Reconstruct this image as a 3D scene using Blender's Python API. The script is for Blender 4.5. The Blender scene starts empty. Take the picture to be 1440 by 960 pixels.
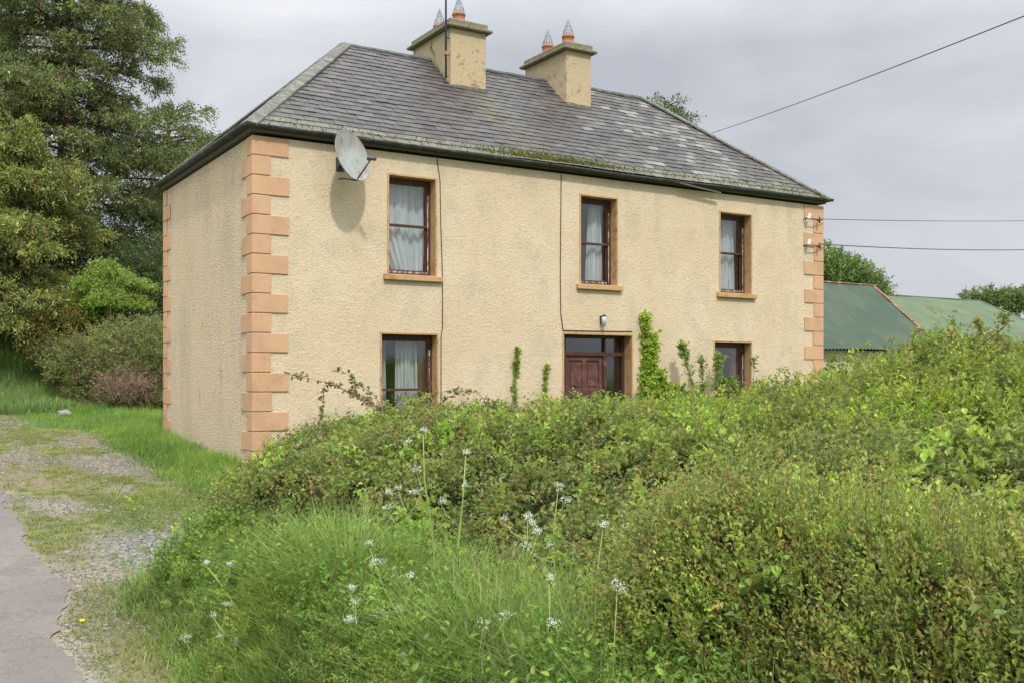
import bpy, bmesh, math, random
import numpy as np
from mathutils import Vector, Matrix, noise as mnoise
random.seed(7)
rng = np.random.default_rng(11)
R = math.radians
SC = bpy.context.scene
COL = SC.collection

# ------------------------------------------------------------------ camera
CAM = np.array([-5.18, -16.43, 1.67]); YAW = R(31.65)
cd = bpy.data.cameras.new('camera'); cam = bpy.data.objects.new('camera', cd); COL.objects.link(cam)
cam.location = CAM; cam.rotation_euler = (R(90), 0, -YAW)
cd.sensor_width = 36; cd.lens = 36 * 1445 / 1440; cd.shift_y = 50 / 1440; cd.clip_start = .05; cd.clip_end = 3000
SC.camera = cam

# ------------------------------------------------------------------ light
SUN = Vector((-.2, -.8, 1.0)).normalized()
EL = math.asin(SUN.z); AZ = math.atan2(SUN.x, SUN.y)
W = bpy.data.worlds.new('World'); SC.world = W; W.use_nodes = True
nt = W.node_tree; N = nt.nodes; Lk = nt.links; N.clear()
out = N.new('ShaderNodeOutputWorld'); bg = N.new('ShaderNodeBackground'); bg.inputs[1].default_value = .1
sky = N.new('ShaderNodeTexSky'); sky.sky_type = 'NISHITA'; sky.sun_disc = False
sky.sun_elevation = EL; sky.sun_rotation = AZ; sky.dust_density = 3
tc = N.new('ShaderNodeTexCoord'); mp = N.new('ShaderNodeMapping'); mp.inputs['Scale'].default_value = (1, 1, 2.3)
nz = N.new('ShaderNodeTexNoise'); nz.inputs['Scale'].default_value = 2.2; nz.inputs['Detail'].default_value = 7; nz.inputs['Roughness'].default_value = .52
nz.inputs['Distortion'].default_value = .5
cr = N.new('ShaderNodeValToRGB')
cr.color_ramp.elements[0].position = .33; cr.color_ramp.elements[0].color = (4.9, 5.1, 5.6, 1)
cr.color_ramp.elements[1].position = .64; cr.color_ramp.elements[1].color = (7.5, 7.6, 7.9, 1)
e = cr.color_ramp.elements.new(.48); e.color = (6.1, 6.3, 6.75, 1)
sep = N.new('ShaderNodeSeparateXYZ')
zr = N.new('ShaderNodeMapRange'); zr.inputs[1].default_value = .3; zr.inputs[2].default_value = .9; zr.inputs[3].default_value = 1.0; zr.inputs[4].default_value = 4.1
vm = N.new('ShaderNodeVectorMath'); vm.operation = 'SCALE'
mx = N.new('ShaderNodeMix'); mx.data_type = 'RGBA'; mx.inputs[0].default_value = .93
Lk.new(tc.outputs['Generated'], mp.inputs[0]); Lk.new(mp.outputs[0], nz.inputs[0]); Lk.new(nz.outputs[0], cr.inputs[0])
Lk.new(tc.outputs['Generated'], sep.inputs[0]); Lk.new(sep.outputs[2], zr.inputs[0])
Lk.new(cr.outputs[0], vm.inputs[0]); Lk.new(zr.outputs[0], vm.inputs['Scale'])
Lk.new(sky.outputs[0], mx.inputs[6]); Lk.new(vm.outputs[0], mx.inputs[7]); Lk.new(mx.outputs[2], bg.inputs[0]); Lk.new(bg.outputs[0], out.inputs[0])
sl = bpy.data.lights.new('sun', 'SUN'); so = bpy.data.objects.new('sun', sl); COL.objects.link(so)
sl.energy = 2.5; sl.angle = R(3); sl.color = (1, .945, .86)
so.rotation_euler = SUN.to_track_quat('Z', 'Y').to_euler()
VS = SC.view_settings; VS.view_transform = 'Standard'; VS.look = 'None'; VS.exposure = 0.12; VS.gamma = 1; VS.use_curve_mapping = False
SC.cycles.max_bounces = 6; SC.cycles.transparent_max_bounces = 12; SC.cycles.diffuse_bounces = 3

# ------------------------------------------------------------------ helpers
def tag(o, label=None, cat=None, group=None, kind=None):
    if label: o['label'] = label
    if cat: o['category'] = cat
    if group: o['group'] = group
    if kind: o['kind'] = kind
    return o
def empty(name, loc=(0, 0, 0), rz=0):
    o = bpy.data.objects.new(name, None); COL.objects.link(o); o.location = loc; o.rotation_euler = (0, 0, rz); o.empty_display_size = .1; return o
def link(name, me, mat, parent=None):
    if mat: me.materials.append(mat)
    o = bpy.data.objects.new(name, me); COL.objects.link(o)
    if parent: o.parent = parent
    return o
class MB:
    """collects simple shapes into one mesh"""
    def __init__(s): s.v = []; s.f = []; s.sm = []
    def add(s, vs, fs, smooth=False):
        b = len(s.v); s.v += [tuple(p) for p in vs]; s.f += [tuple(b + i for i in f) for f in fs]; s.sm += [smooth] * len(fs)
    def box(s, a, b, M=None):
        (x0, y0, z0), (x1, y1, z1) = a, b
        vs = [(x0, y0, z0), (x1, y0, z0), (x1, y1, z0), (x0, y1, z0), (x0, y0, z1), (x1, y0, z1), (x1, y1, z1), (x0, y1, z1)]
        if M: vs = [M @ Vector(p) for p in vs]
        s.add(vs, [(0, 3, 2, 1), (4, 5, 6, 7), (0, 1, 5, 4), (1, 2, 6, 5), (2, 3, 7, 6), (3, 0, 4, 7)])
    def tube(s, pts, rad, n=8, caps=True):
        pts = [Vector(p) for p in pts]; m = len(pts)
        if not hasattr(rad, '__len__'): rad = [rad] * m
        vs = []
        prev = None
        for i, p in enumerate(pts):
            d = (pts[min(i + 1, m - 1)] - pts[max(i - 1, 0)]).normalized()
            a = d.orthogonal().normalized() if prev is None else (prev - d * prev.dot(d)).normalized()
            prev = a; b = d.cross(a)
            for k in range(n):
                t = 2 * math.pi * k / n; vs.append(p + (a * math.cos(t) + b * math.sin(t)) * rad[i])
        fs = [(i * n + k, i * n + (k + 1) % n, (i + 1) * n + (k + 1) % n, (i + 1) * n + k) for i in range(m - 1) for k in range(n)]
        if caps: fs += [tuple(range(n))[::-1], tuple((m - 1) * n + k for k in range(n))]
        s.add(vs, fs, True)
    def lathe(s, prof, n=20, M=None):
        vs = []
        for r, z in prof:
            for k in range(n):
                t = 2 * math.pi * k / n; p = Vector((r * math.cos(t), r * math.sin(t), z)); vs.append(M @ p if M else p)
        fs = [(i * n + k, i * n + (k + 1) % n, (i + 1) * n + (k + 1) % n, (i + 1) * n + k) for i in range(len(prof) - 1) for k in range(n)]
        s.add(vs, fs, True)
    def build(s, name, mat, parent=None, bevel=0):
        me = bpy.data.meshes.new(name); me.from_pydata(s.v, [], s.f); me.polygons.foreach_set('use_smooth', s.sm)
        me.validate(); o = link(name, me, mat, parent)
        if bevel:
            m = o.modifiers.new('bevel', 'BEVEL'); m.width = bevel; m.segments = 2; m.limit_method = 'ANGLE'
        return o
def np_mesh(name, V, F, colr, mat, parent=None, smooth=False):
    """V (n,3), F (m,k) same k, colr (n,3)"""
    me = bpy.data.meshes.new(name); n = len(V); m, k = F.shape
    me.vertices.add(n); me.vertices.foreach_set('co', V.astype(np.float32).ravel())
    me.loops.add(m * k); me.loops.foreach_set('vertex_index', F.astype(np.int32).ravel())
    me.polygons.add(m); me.polygons.foreach_set('loop_start', np.arange(0, m * k, k, dtype=np.int32))
    me.polygons.foreach_set('use_smooth', np.full(m, smooth))
    if colr is not None:
        ca = me.color_attributes.new('Col', 'FLOAT_COLOR', 'POINT')
        ca.data.foreach_set('color', np.hstack([colr, np.ones((n, 1))]).astype(np.float32).ravel())
    me.update(calc_edges=True)
    return link(name, me, mat, parent)
# smooth value noise on arrays
_P = np.random.default_rng(3).random((256, 256))
def vn(x, y, s=0):
    x = np.asarray(x, float) + 37.3 * s; y = np.asarray(y, float) + 11.7 * s
    xi = np.floor(x).astype(int); yi = np.floor(y).astype(int); fx = x - xi; fy = y - yi
    fx = fx * fx * (3 - 2 * fx); fy = fy * fy * (3 - 2 * fy); g = lambda a, b: _P[a % 256, b % 256]
    return (g(xi, yi) * (1 - fx) + g(xi + 1, yi) * fx) * (1 - fy) + (g(xi, yi + 1) * (1 - fx) + g(xi + 1, yi + 1) * fx) * fy
def fbm(x, y, s=0, o=4):
    t = 0; a = .5; A = 0
    for i in range(o): t = t + a * vn(np.asarray(x) * 2 ** i, np.asarray(y) * 2 ** i, s + i); A += a; a *= .5
    return t / A
def sst(a, b, x):
    t = np.clip((np.asarray(x, float) - a) / (b - a), 0, 1); return t * t * (3 - 2 * t)
def nrm(a): return a / (np.linalg.norm(a, axis=-1, keepdims=True) + 1e-9)
def rndunit(n): return nrm(rng.normal(size=(n, 3)))

# ------------------------------------------------------------------ materials
def mat(name, base, rough=.8, spec=.3, metal=0, bump=None, var=None, var2=None, attr=False, transl=0):
    m = bpy.data.materials.new(name); m.use_nodes = True; t = m.node_tree; n = t.nodes; l = t.links
    p = n['Principled BSDF']; p.inputs['Roughness'].default_value = rough; p.inputs['Specular IOR Level'].default_value = spec; p.inputs['Metallic'].default_value = metal
    g = n.new('ShaderNodeTexCoord')
    if attr:
        a = n.new('ShaderNodeAttribute'); a.attribute_name = 'Col'; c = a.outputs['Color']
    else:
        r = n.new('ShaderNodeRGB'); r.outputs[0].default_value = (*base, 1); c = r.outputs[0]
    for vv in (var or []):
        # (scale, colour, low, high, amount, stretch)
        sc_, colr, lo, hi, amt = vv[:5]; st = vv[5] if len(vv) > 5 else (1, 1, 1)
        mpn = n.new('ShaderNodeMapping'); mpn.inputs['Scale'].default_value = st; mpn.inputs['Location'].default_value = (sc_ * .37, sc_ * .11, 2.3)
        q = n.new('ShaderNodeTexNoise'); q.inputs['Scale'].default_value = sc_; q.inputs['Detail'].default_value = 6; q.inputs['Roughness'].default_value = .6
        mr = n.new('ShaderNodeMapRange'); mr.inputs[1].default_value = lo; mr.inputs[2].default_value = hi; mr.inputs[4].default_value = amt
        mi = n.new('ShaderNodeMix'); mi.data_type = 'RGBA'; mi.inputs[7].default_value = (*colr, 1)
        l.new(g.outputs['Object'], mpn.inputs[0]); l.new(mpn.outputs[0], q.inputs[0]); l.new(q.outputs[0], mr.inputs[0]); l.new(mr.outputs[0], mi.inputs[0]); l.new(c, mi.inputs[6]); c = mi.outputs[2]
    l.new(c, p.inputs['Base Color'])
    h = None
    for (sc_, st, dist) in (bump or []):
        q = n.new('ShaderNodeTexNoise'); q.inputs['Scale'].default_value = sc_; q.inputs['Detail'].default_value = 5
        b = n.new('ShaderNodeBump'); b.inputs['Strength'].default_value = st; b.inputs['Distance'].default_value = dist
        l.new(g.outputs['Object'], q.inputs[0]); l.new(q.outputs[0], b.inputs['Height'])
        if h: l.new(h, b.inputs['Normal'])
        h = b.outputs[0]
    if h: l.new(h, p.inputs['Normal'])
    if transl:
        tr = n.new('ShaderNodeBsdfTranslucent'); ms = n.new('ShaderNodeMixShader'); ms.inputs[0].default_value = transl
        hs = n.new('ShaderNodeHueSaturation'); hs.inputs['Value'].default_value = 1.5; hs.inputs['Hue'].default_value = .49
        l.new(c, hs.inputs['Color']); l.new(hs.outputs[0], tr.inputs[0])
        l.new(p.outputs[0], ms.inputs[1]); l.new(tr.outputs[0], ms.inputs[2]); l.new(ms.outputs[0], n['Material Output'].inputs[0])
    return m
M = {}
M['leaf'] = mat('leaf', None, .5, .35, attr=True, transl=.35)
M['needle'] = mat('needle', None, .65, .2, attr=True, transl=.2)
M['grass'] = mat('grass_blade', None, .5, .35, attr=True, transl=.35)
M['bark'] = mat('bark', (.11, .085, .065), .9, .1, var=[(9, (.05, .045, .035), .45, .6, .8)], bump=[(20, .6, .03)])
M['twig'] = mat('twig', None, .9, .1, attr=True)
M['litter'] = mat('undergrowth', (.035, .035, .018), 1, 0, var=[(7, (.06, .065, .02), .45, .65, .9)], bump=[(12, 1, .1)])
M['render'] = mat('pebbledash', (.67, .56, .40), .95, .1,
    var=[(.55, (.62, .50, .33), .42, .62, .8), (2.2, (.60, .49, .34), .45, .7, .6), (26, (.42, .34, .22), .54, .70, .65), (75, (.80, .66, .44), .6, .75, .5), (2.6, (.47, .41, .29), .50, .72, .6, (1, 1, .6)), (50, (.44, .36, .24), .57, .70, .5), (16, (.40, .33, .22), .62, .74, .5, (1, 1, .7))],
    bump=[(7, .3, .03), (22, .6, .022), (60, .8, .012)])
M['sideren'] = mat('pebbledash_weathered', (.74, .60, .41), .95, .1,
    var=[(1.1, (.55, .48, .35), .46, .66, .7, (1, 1, .3)), (30, (.25, .21, .14), .50, .64, .75), (80, (.78, .68, .52), .6, .75, .5), (5.5, (.27, .25, .19), .60, .75, .55, (1, 1, .4))],
    bump=[(9, .3, .03), (28, 1.0, .035), (75, .9, .014)])
M['quoin'] = mat('quoin_paint', (.57, .35, .205), .9, .15, var=[(3, (.44, .28, .18), .45, .65, .8), (22, (.30, .2, .13), .57, .70, .75), (7, (.36, .30, .2), .58, .68, .5, (1, 1, .5)), (1.2, (.60, .375, .23), .4, .6, .8)], bump=[(40, .4, .008), (9, .2, .01)])
M['ochre'] = mat('ochre_paint', (.50, .335, .165), .8, .2, var=[(6, (.34, .17, .06), .5, .68, .8), (25, (.55, .38, .2), .58, .7, .6)], bump=[(30, .3, .006)])
M['chim'] = mat('chimney_render', (.50, .40, .25), .95, .1, var=[(6, (.24, .18, .11), .56, .66, .9), (13, (.2, .15, .09), .62, .68, .9), (2, (.46, .40, .28), .45, .6, .6), (40, (.35, .28, .18), .55, .7, .5)], bump=[(14, .5, .02), (60, .6, .008)])
M['cap'] = mat('chimney_cap', (.24, .21, .16), .95, .1, var=[(7, (.22, .23, .08), .5, .62, .9), (18, (.08, .075, .06), .5, .65, .7)], bump=[(25, .6, .02)])
M['terra'] = mat('terracotta', (.45, .2, .11), .8, .2, var=[(14, (.25, .14, .09), .5, .65, .6)])
M['wire'] = mat('dark_wire', (.08, .085, .09), .5, .4)
M['guard'] = mat('galvanised_wire', (.26, .28, .30), .5, .4)
M['slate'] = mat('slate', None, .55, .35, attr=True, var=[(3.0, (.10, .105, .075), .55, .75, .3), (45, (.17, .165, .155), .58, .72, .45), (9, (.055, .05, .05), .55, .7, .4)], bump=[(30, .35, .006)])
M['ridge'] = mat('ridge_stone', (.15, .15, .135), .85, .2, var=[(8, (.28, .27, .21), .5, .65, .8), (20, (.08, .085, .06), .5, .65, .6)], bump=[(20, .5, .01)])
M['ridgedark'] = mat('ridge_dark', (.075, .073, .07), .8, .2, var=[(8, (.17, .17, .13), .52, .66, .8)], bump=[(20, .5, .01)])
M['gutter'] = mat('cast_iron_gutter', (.06, .063, .055), .7, .25, var=[(4, (.14, .14, .11), .48, .65, .8), (11, (.03, .03, .028), .5, .65, .7)])
M['fascia'] = mat('fascia_board', (.14, .13, .11), .8, .2, var=[(5, (.13, .12, .1), .5, .65, .7)])
M['brown'] = mat('brown_gloss', (.085, .036, .026), .45, .4, var=[(14, (.28, .2, .17), .6, .7, .8, (1, 1, .3)), (5, (.06, .03, .02), .4, .6, .6)])
M['door'] = mat('maroon_door', (.10, .044, .036), .5, .35, var=[(7, (.19, .095, .08), .45, .65, .8), (30, (.26, .18, .15), .62, .72, .6, (1, 1, .2))], bump=[(12, .1, .01)])
M['peel'] = mat('peeling_white', (.55, .5, .48), .8, .2, var=[(26, (.14, .06, .045), .42, .56, 1, (1, 1, .35))])
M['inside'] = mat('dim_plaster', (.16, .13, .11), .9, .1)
M['curtain'] = mat('net_curtain', (.86, .87, .88), .9, .1, var=[(3, (.55, .55, .54), .45, .7, .7, (3, 1, .4))], transl=.3)
M['redcurt'] = mat('faded_curtain', (.33, .17, .13), .9, .1, transl=.2)
M['dish'] = mat('dish_metal', (.28, .29, .285), .6, .3, var=[(4.2, (.24, .13, .07), .53, .64, .85, (1.4, 1.4, .45)), (3, (.38, .42, .38), .45, .6, .6)])
M['iron'] = mat('grey_iron', (.06, .065, .065), .5, .4)
M['porc'] = mat('porcelain', (.8, .78, .72), .3, .5)
M['lampglass'] = mat('lamp_plastic', (.5, .52, .55), .25, .5)
M['tin'] = mat('green_tin', (.055, .088, .06), .75, .2, var=[(1.1, (.085, .11, .075), .42, .62, .8), (4, (.18, .10, .06), .60, .70, .8, (.8, .25, 1)), (30, (.06, .10, .08), .5, .7, .5)])
M['tin2'] = mat('pale_green_tin', (.10, .145, .085), .75, .2, var=[(.9, (.14, .18, .11), .42, .62, .8), (3, (.20, .15, .09), .62, .72, .5, (.8, .25, 1))])
M['rust'] = mat('rusty_flashing', (.26, .12, .08), .8, .2, var=[(2.5, (.42, .38, .32), .55, .62, .8), (7, (.1, .09, .07), .5, .65, .7)])
M['white'] = mat('limewash', (.55, .47, .33), .9, .1, var=[(3, (.42, .4, .33), .5, .7, .7)], bump=[(15, .4, .02)])
M['stone'] = mat('stone', (.26, .25, .23), .85, .2, attr=False, var=[(3, (.36, .35, .33), .45, .6, .8)])
M['pebble'] = mat('pebble', None, .85, .2, attr=True)
M['asphalt'] = mat('asphalt', (.165, .15, .132), .9, .2, var=[(.7, (.22, .20, .175), .4, .65, .8), (1.6, (.13, .12, .105), .52, .60, .55), (9, (.12, .11, .095), .56, .66, .5), (28, (.26, .245, .22), .56, .66, .7), (19, (.09, .082, .072), .57, .68, .7), (60, (.13, .12, .115), .5, .7, .6), (130, (.36, .34, .31), .62, .72, .7), (2.5, (.17, .155, .14), .5, .7, .5)], bump=[(110, .4, .006), (6, .2, .02)])
M['ground'] = mat('yard_ground', None, .95, .1, attr=True, var=[(55, (.34, .32, .29), .58, .68, .6), (30, (.12, .105, .07), .56, .7, .55), (9, (.2, .165, .1), .55, .7, .45)], bump=[(60, .6, .012), (14, .5, .03)])
M['flower'] = mat('white_petals', (.82, .84, .80), .7, .2, transl=.3)
M['yellow'] = mat('yellow_petals', (.75, .6, .04), .6, .2)
M['stalk'] = mat('green_stalk', (.27, .38, .10), .6, .3, var=[(5, (.27, .3, .1), .45, .65, .7)])
M['dry'] = mat('dry_stalk', (.33, .28, .13), .8, .2, var=[(4, (.22, .2, .1), .45, .65, .7)])
M['pole'] = mat('pole_wood', (.12, .09, .07), .9, .1, bump=[(20, .4, .01)])
def glass(name, tint=(1, 1, 1), ior=1.45):
    m = bpy.data.materials.new(name); m.use_nodes = True; t = m.node_tree; n = t.nodes; l = t.links; n.clear()
    o = n.new('ShaderNodeOutputMaterial'); a = n.new('ShaderNodeBsdfTransparent'); a.inputs[0].default_value = (*tint, 1)
    g = n.new('ShaderNodeBsdfGlossy'); g.inputs['Roughness'].default_value = .04; lw = n.new('ShaderNodeLayerWeight'); f = n.new('ShaderNodeMath'); f.operation = 'POWER'; f.inputs[1].default_value = 3.5; l.new(lw.outputs['Facing'], f.inputs[0])
    mu = n.new('ShaderNodeMath'); mu.operation = 'MULTIPLY_ADD'; mu.inputs[1].default_value = .9; mu.inputs[2].default_value = .10
    s = n.new('ShaderNodeMixShader'); tcn = n.new('ShaderNodeTexCoord'); q = n.new('ShaderNodeTexNoise'); q.inputs['Scale'].default_value = 2.5
    b = n.new('ShaderNodeBump'); b.inputs['Strength'].default_value = .035; b.inputs['Distance'].default_value = .03
    l.new(tcn.outputs['Object'], q.inputs[0]); l.new(q.outputs[0], b.inputs['Height']); l.new(b.outputs[0], g.inputs['Normal'])
    l.new(f.outputs[0], mu.inputs[0]); l.new(mu.outputs[0], s.inputs[0]); l.new(a.outputs[0], s.inputs[1]); l.new(g.outputs[0], s.inputs[2]); l.new(s.outputs[0], o.inputs[0]); return m
M['glass'] = glass('window_glass', (.92, .95, .95))

# ------------------------------------------------------------------ terrain
def T(u, v):
    u = np.asarray(u, float); v = np.asarray(v, float)
    b = np.interp(v, [-60, -16, -8, -4, 0, 6, 12, 13.5, 40, 200], [-1.1, -.65, -.5, -.22, 0.0, .4, .62, .7, 1.2, 1.2])
    onleft = 1 - sst(-2.6, -.2, u) * (1 - sst(-1, 1, v)); b = b * onleft                       # garden in front of the house is level
    b = b * (1 - sst(7, 13, u)) 
    bank = sst(13.6, 21, v) * 2.25 * sst(-4.6, -2.6, u) * (1 - sst(7, 12, u)); b = b + bank
    vg = sst(-3.75, -2.5, u) * (1 - sst(-7.2, -5.6, v)) * (1 - sst(-.6, .4, u)); tgt = -.02 + .12 * (fbm(u * .9, v * .9, 5) - .5)
    b = b * (1 - vg) + tgt * vg
    b = b + .05 * (fbm(u * .8, v * .8, 1) - .5) + .025 * (fbm(u * 4, v * 4, 2) - .5) * (1 - .6 * sst(-3.6, -4.1, u))
    r = np.hypot(u, v); return b * (1 - sst(90, 260, r))
def gcol(u, v):
    grav = np.array([.25, .225, .185]); dirt = np.array([.19, .15, .095]); moss = np.array([.15, .17, .055]); field = np.array([.10, .15, .04]); blue = np.array([.25, .26, .27])
    n1 = fbm(u * .9, v * .35, 8, 5)[..., None]; n2 = fbm(u * 1.7, v * .9, 9, 5)[..., None]; n3 = fbm(u * 3.1, v * 3.1, 10, 4)[..., None]
    c = grav + (dirt - grav) * sst(.40, .60, n1) * .85
    c = c + (moss - c) * sst(.44, .66, n2) * .8; c = c * (1 + .55 * (n3 - .5)) + (dirt - c) * sst(.5, .7, fbm(u * 5, v * 5, 12, 4)[..., None]) * .45
    bl = (np.exp(-(((u + 2.35) / .8) ** 2 + ((v + 4.6) / 1.25) ** 2) ** 2))[..., None]; c = c + (blue - c) * bl
    away = np.maximum.reduce([sst(13.0, 13.8, v) * sst(-5, -4, u), sst(-2.9, -2.5, u) * (1 - sst(-1.2, -.6, v)) * (1 - bl[..., 0]), sst(8, 12, np.abs(u + 2)), sst(-3.6, -3.2, u) * (1 - sst(-7, -6.2, v))])[..., None]
    c = c + (field - c) * away
    ed = (sst(-3.9, -3.4, u) * (1 - sst(-3.1, -2.7, u)) * (1 - sst(-6.5, -5.5, v)))[..., None]; c = c + (dirt * .9 - c) * ed * .6
    return c
def axis(lo, hi, flo, fhi, st):
    fine = np.arange(flo, fhi, st); g = []; x = flo; d = st
    while x > lo: d *= 1.28; x -= d; g.append(x)
    h = []; x = fhi; d = st
    while x < hi: d *= 1.28; x += d; h.append(x)
    return np.array(g[::-1] + list(fine) + h)
def grid(name, us, vs, zf, cf, material, kind='structure'):
    U, Vv = np.meshgrid(us, vs, indexing='ij'); Z = zf(U, Vv); V = np.stack([U, Vv, Z], -1).reshape(-1, 3)
    nu, nv = U.shape; i = np.arange(nu - 1)[:, None] * nv + np.arange(nv - 1)[None]; i = i.ravel()
    F = np.stack([i, i + nv, i + nv + 1, i + 1], 1)
    o = np_mesh(name, V, F, cf(U, Vv).reshape(-1, 3) if cf else None, material, smooth=True); tag(o, kind=kind); return o
grid('ground', axis(-900, 900, -4.6, 1.2, .06), axis(-900, 1200, -13, 15, .07), T, gcol, M['ground'])
def edge(v): return -3.72 - .2 * sst(-5.5, -7.5, v) + .16 * (fbm(v * .9, 3.1 + 0 * v, 4) - .5) * 2 + .07 * (vn(v * 5, 0 * v, 6) - .5) + .05 * (vn(v * 14, 0 * v, 9) - .5)
def road_mesh():
    vs = axis(-300, 400, -14, 14, .08); k = np.linspace(0, 1, 14); V = []
    e_ = edge(vs)
    U = -8.6 + (e_[:, None] + 8.6) * k[None]; VV = np.repeat(vs[:, None], 14, 1)
    Z = np.maximum(T(U, VV), T(np.full_like(U, -5.5), VV) - .02) + .035; Z[:, -1] -= .022; Z[:, 0] -= .05
    V = np.stack([U, VV, Z], -1).reshape(-1, 3); i = (np.arange(len(vs) - 1)[:, None] * 14 + np.arange(13)[None]).ravel()
    F = np.stack([i, i + 1, i + 15, i + 14], 1); o = np_mesh('road', V, F, None, M['asphalt'], smooth=True); tag(o, kind='structure')
road_mesh()

# ------------------------------------------------------------------ foliage engines
GAIN = np.array([1.55, 1.62, 1.35])
def pal(n, cols, w=None, jit=.18):
    cols = np.array(cols); k = rng.choice(len(cols), n, p=w); c = cols[k] * (1 + jit * rng.normal(size=(n, 1))); c = c * (1 + .07 * rng.normal(size=(n, 3))); return np.clip(c, .004, .9)
def leaf_quads(P, A, Nn, L, Wd, C, fold=.25):
    """diamond leaves folded along the midrib"""
    B = nrm(np.cross(A, Nn)); Nn = np.cross(B, A); L = L[:, None]; Wd = Wd[:, None]
    v = np.stack([P, P + A * L * .45 + B * Wd * .5 + Nn * Wd * fold, P + A * L - Nn * L * .12, P + A * L * .45 - B * Wd * .5 + Nn * Wd * fold], 1).reshape(-1, 3)
    n = len(P); i = np.arange(n)[:, None] * 4; F = np.concatenate([i + [[0, 2, 1]], i + [[0, 3, 2]]], 0)
    return v, F, np.repeat(C, 4, 0)
def leaf5(P, A, Nn, L, Wd, C, fold=.2):
    """rounder leaf with six outline points, for near leaves"""
    B = nrm(np.cross(A, Nn)); Nn = np.cross(B, A); L = L[:, None]; Wd = Wd[:, None]
    v = np.stack([P, P + A * L * .28 + B * Wd * .42 + Nn * Wd * fold, P + A * L * .66 + B * Wd * .40 + Nn * Wd * fold * .6, P + A * L - Nn * L * .15,
                  P + A * L * .66 - B * Wd * .40 + Nn * Wd * fold * .6, P + A * L * .28 - B * Wd * .42 + Nn * Wd * fold, P + A * L * .55 - Nn * L * .03], 1).reshape(-1, 3)
    n = len(P); i = np.arange(n)[:, None] * 7
    F = np.concatenate([i + [[0, 6, 1]], i + [[1, 6, 2]], i + [[2, 6, 3]], i + [[3, 6, 4]], i + [[4, 6, 5]], i + [[5, 6, 0]]], 0); return v, F, np.repeat(C, 7, 0)
class Fol:
    def __init__(s, g=1.0): s.V = []; s.F = []; s.C = []; s.n = 0; s.g = np.array(g)
    def add(s, t):
        v, F, C = t; s.V.append(v); s.F.append(F + s.n); s.C.append(C); s.n += len(v)
    def shoots(s, P, D, L, n, ll, lw, cols, w=None, droop=.15, stemw=.004, stemc=(.10, .09, .05), near=False, tipc=None, jitter=.012, out=.75, up=.35, shootvar=.16, curl=None):
        Nn = len(P)
        if Nn == 0: return
        sc = pal(Nn, cols, w, shootvar) * GAIN * s.g; s_ = np.linspace(.12, 1, n)[None, :, None]; L_ = L[:, None, None]
        dr = droop if np.ndim(droop) else np.full(Nn, droop)
        pos = P[:, None] + D[:, None] * L_ * s_; pos[..., 2] -= dr[:, None] * L[:, None] * s_[..., 0] ** 2
        if curl is not None: pos = pos + curl[:, None] * L_ * s_ ** 2
        pos = pos + rng.normal(size=pos.shape) * jitter
        tdir = nrm(D[:, None] - np.array([0, 0, 1.]) * 2 * dr[:, None, None] * s_)
        per = rng.normal(size=(Nn, n, 3)); per -= (per * tdir).sum(-1, keepdims=True) * tdir; per = nrm(per)
        A = nrm(per * out + tdir * (1 - out * .6) + np.array([0, 0, .12]))
        NN = nrm(rng.normal(size=(Nn, n, 3)) * .75 + np.array([0, 0, up * 2.5]) + per * .25)
        m = Nn * n; c = np.repeat(sc, n, 0) * (1 + .13 * rng.normal(size=(m, 1)))
        if tipc is not None:
            tt = np.tile(np.clip((s_[0, :, 0] - .7) / .3, 0, 1), Nn) * rng.random(m) * tipc[1]; c = c + (np.array(tipc[0]) - c) * tt[:, None]
        c = np.clip(c, .004, .9); sz = (.65 + .6 * rng.random(m)) * np.tile(1 - .35 * s_[0, :, 0] ** 3, Nn)
        fn = leaf5 if near else leaf_quads
        s.add(fn(pos.reshape(-1, 3), A.reshape(-1, 3), NN.reshape(-1, 3), ll * sz, lw * sz, c))
        if stemw:
            k = 4; q = np.linspace(0, 1, k)[None, :, None]; sp = P[:, None] + D[:, None] * L_ * q; sp[..., 2] -= dr[:, None] * L[:, None] * q[..., 0] ** 2
            if curl is not None: sp = sp + curl[:, None] * L_ * q ** 2
            sd = nrm(np.cross(D, rndunit(Nn)))[:, None] * stemw * (1 - .7 * q); v = np.stack([sp - sd, sp + sd], 2).reshape(-1, 3)
            b = np.arange(Nn)[:, None] * 2 * k; fs = []
            for j in range(k - 1): fs += [b + [[2 * j, 2 * j + 1, 2 * j + 3]], b + [[2 * j, 2 * j + 3, 2 * j + 2]]]
            s.add((v, np.concatenate(fs, 0), np.repeat(np.tile(np.array(stemc), (Nn, 1)) * (.7 + .6 * rng.random((Nn, 1))), 2 * k, 0)))
    def build(s, name, mat_, parent=None):
        return np_mesh(name, np.concatenate(s.V), np.concatenate(s.F), np.concatenate(s.C), mat_, parent)
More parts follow.
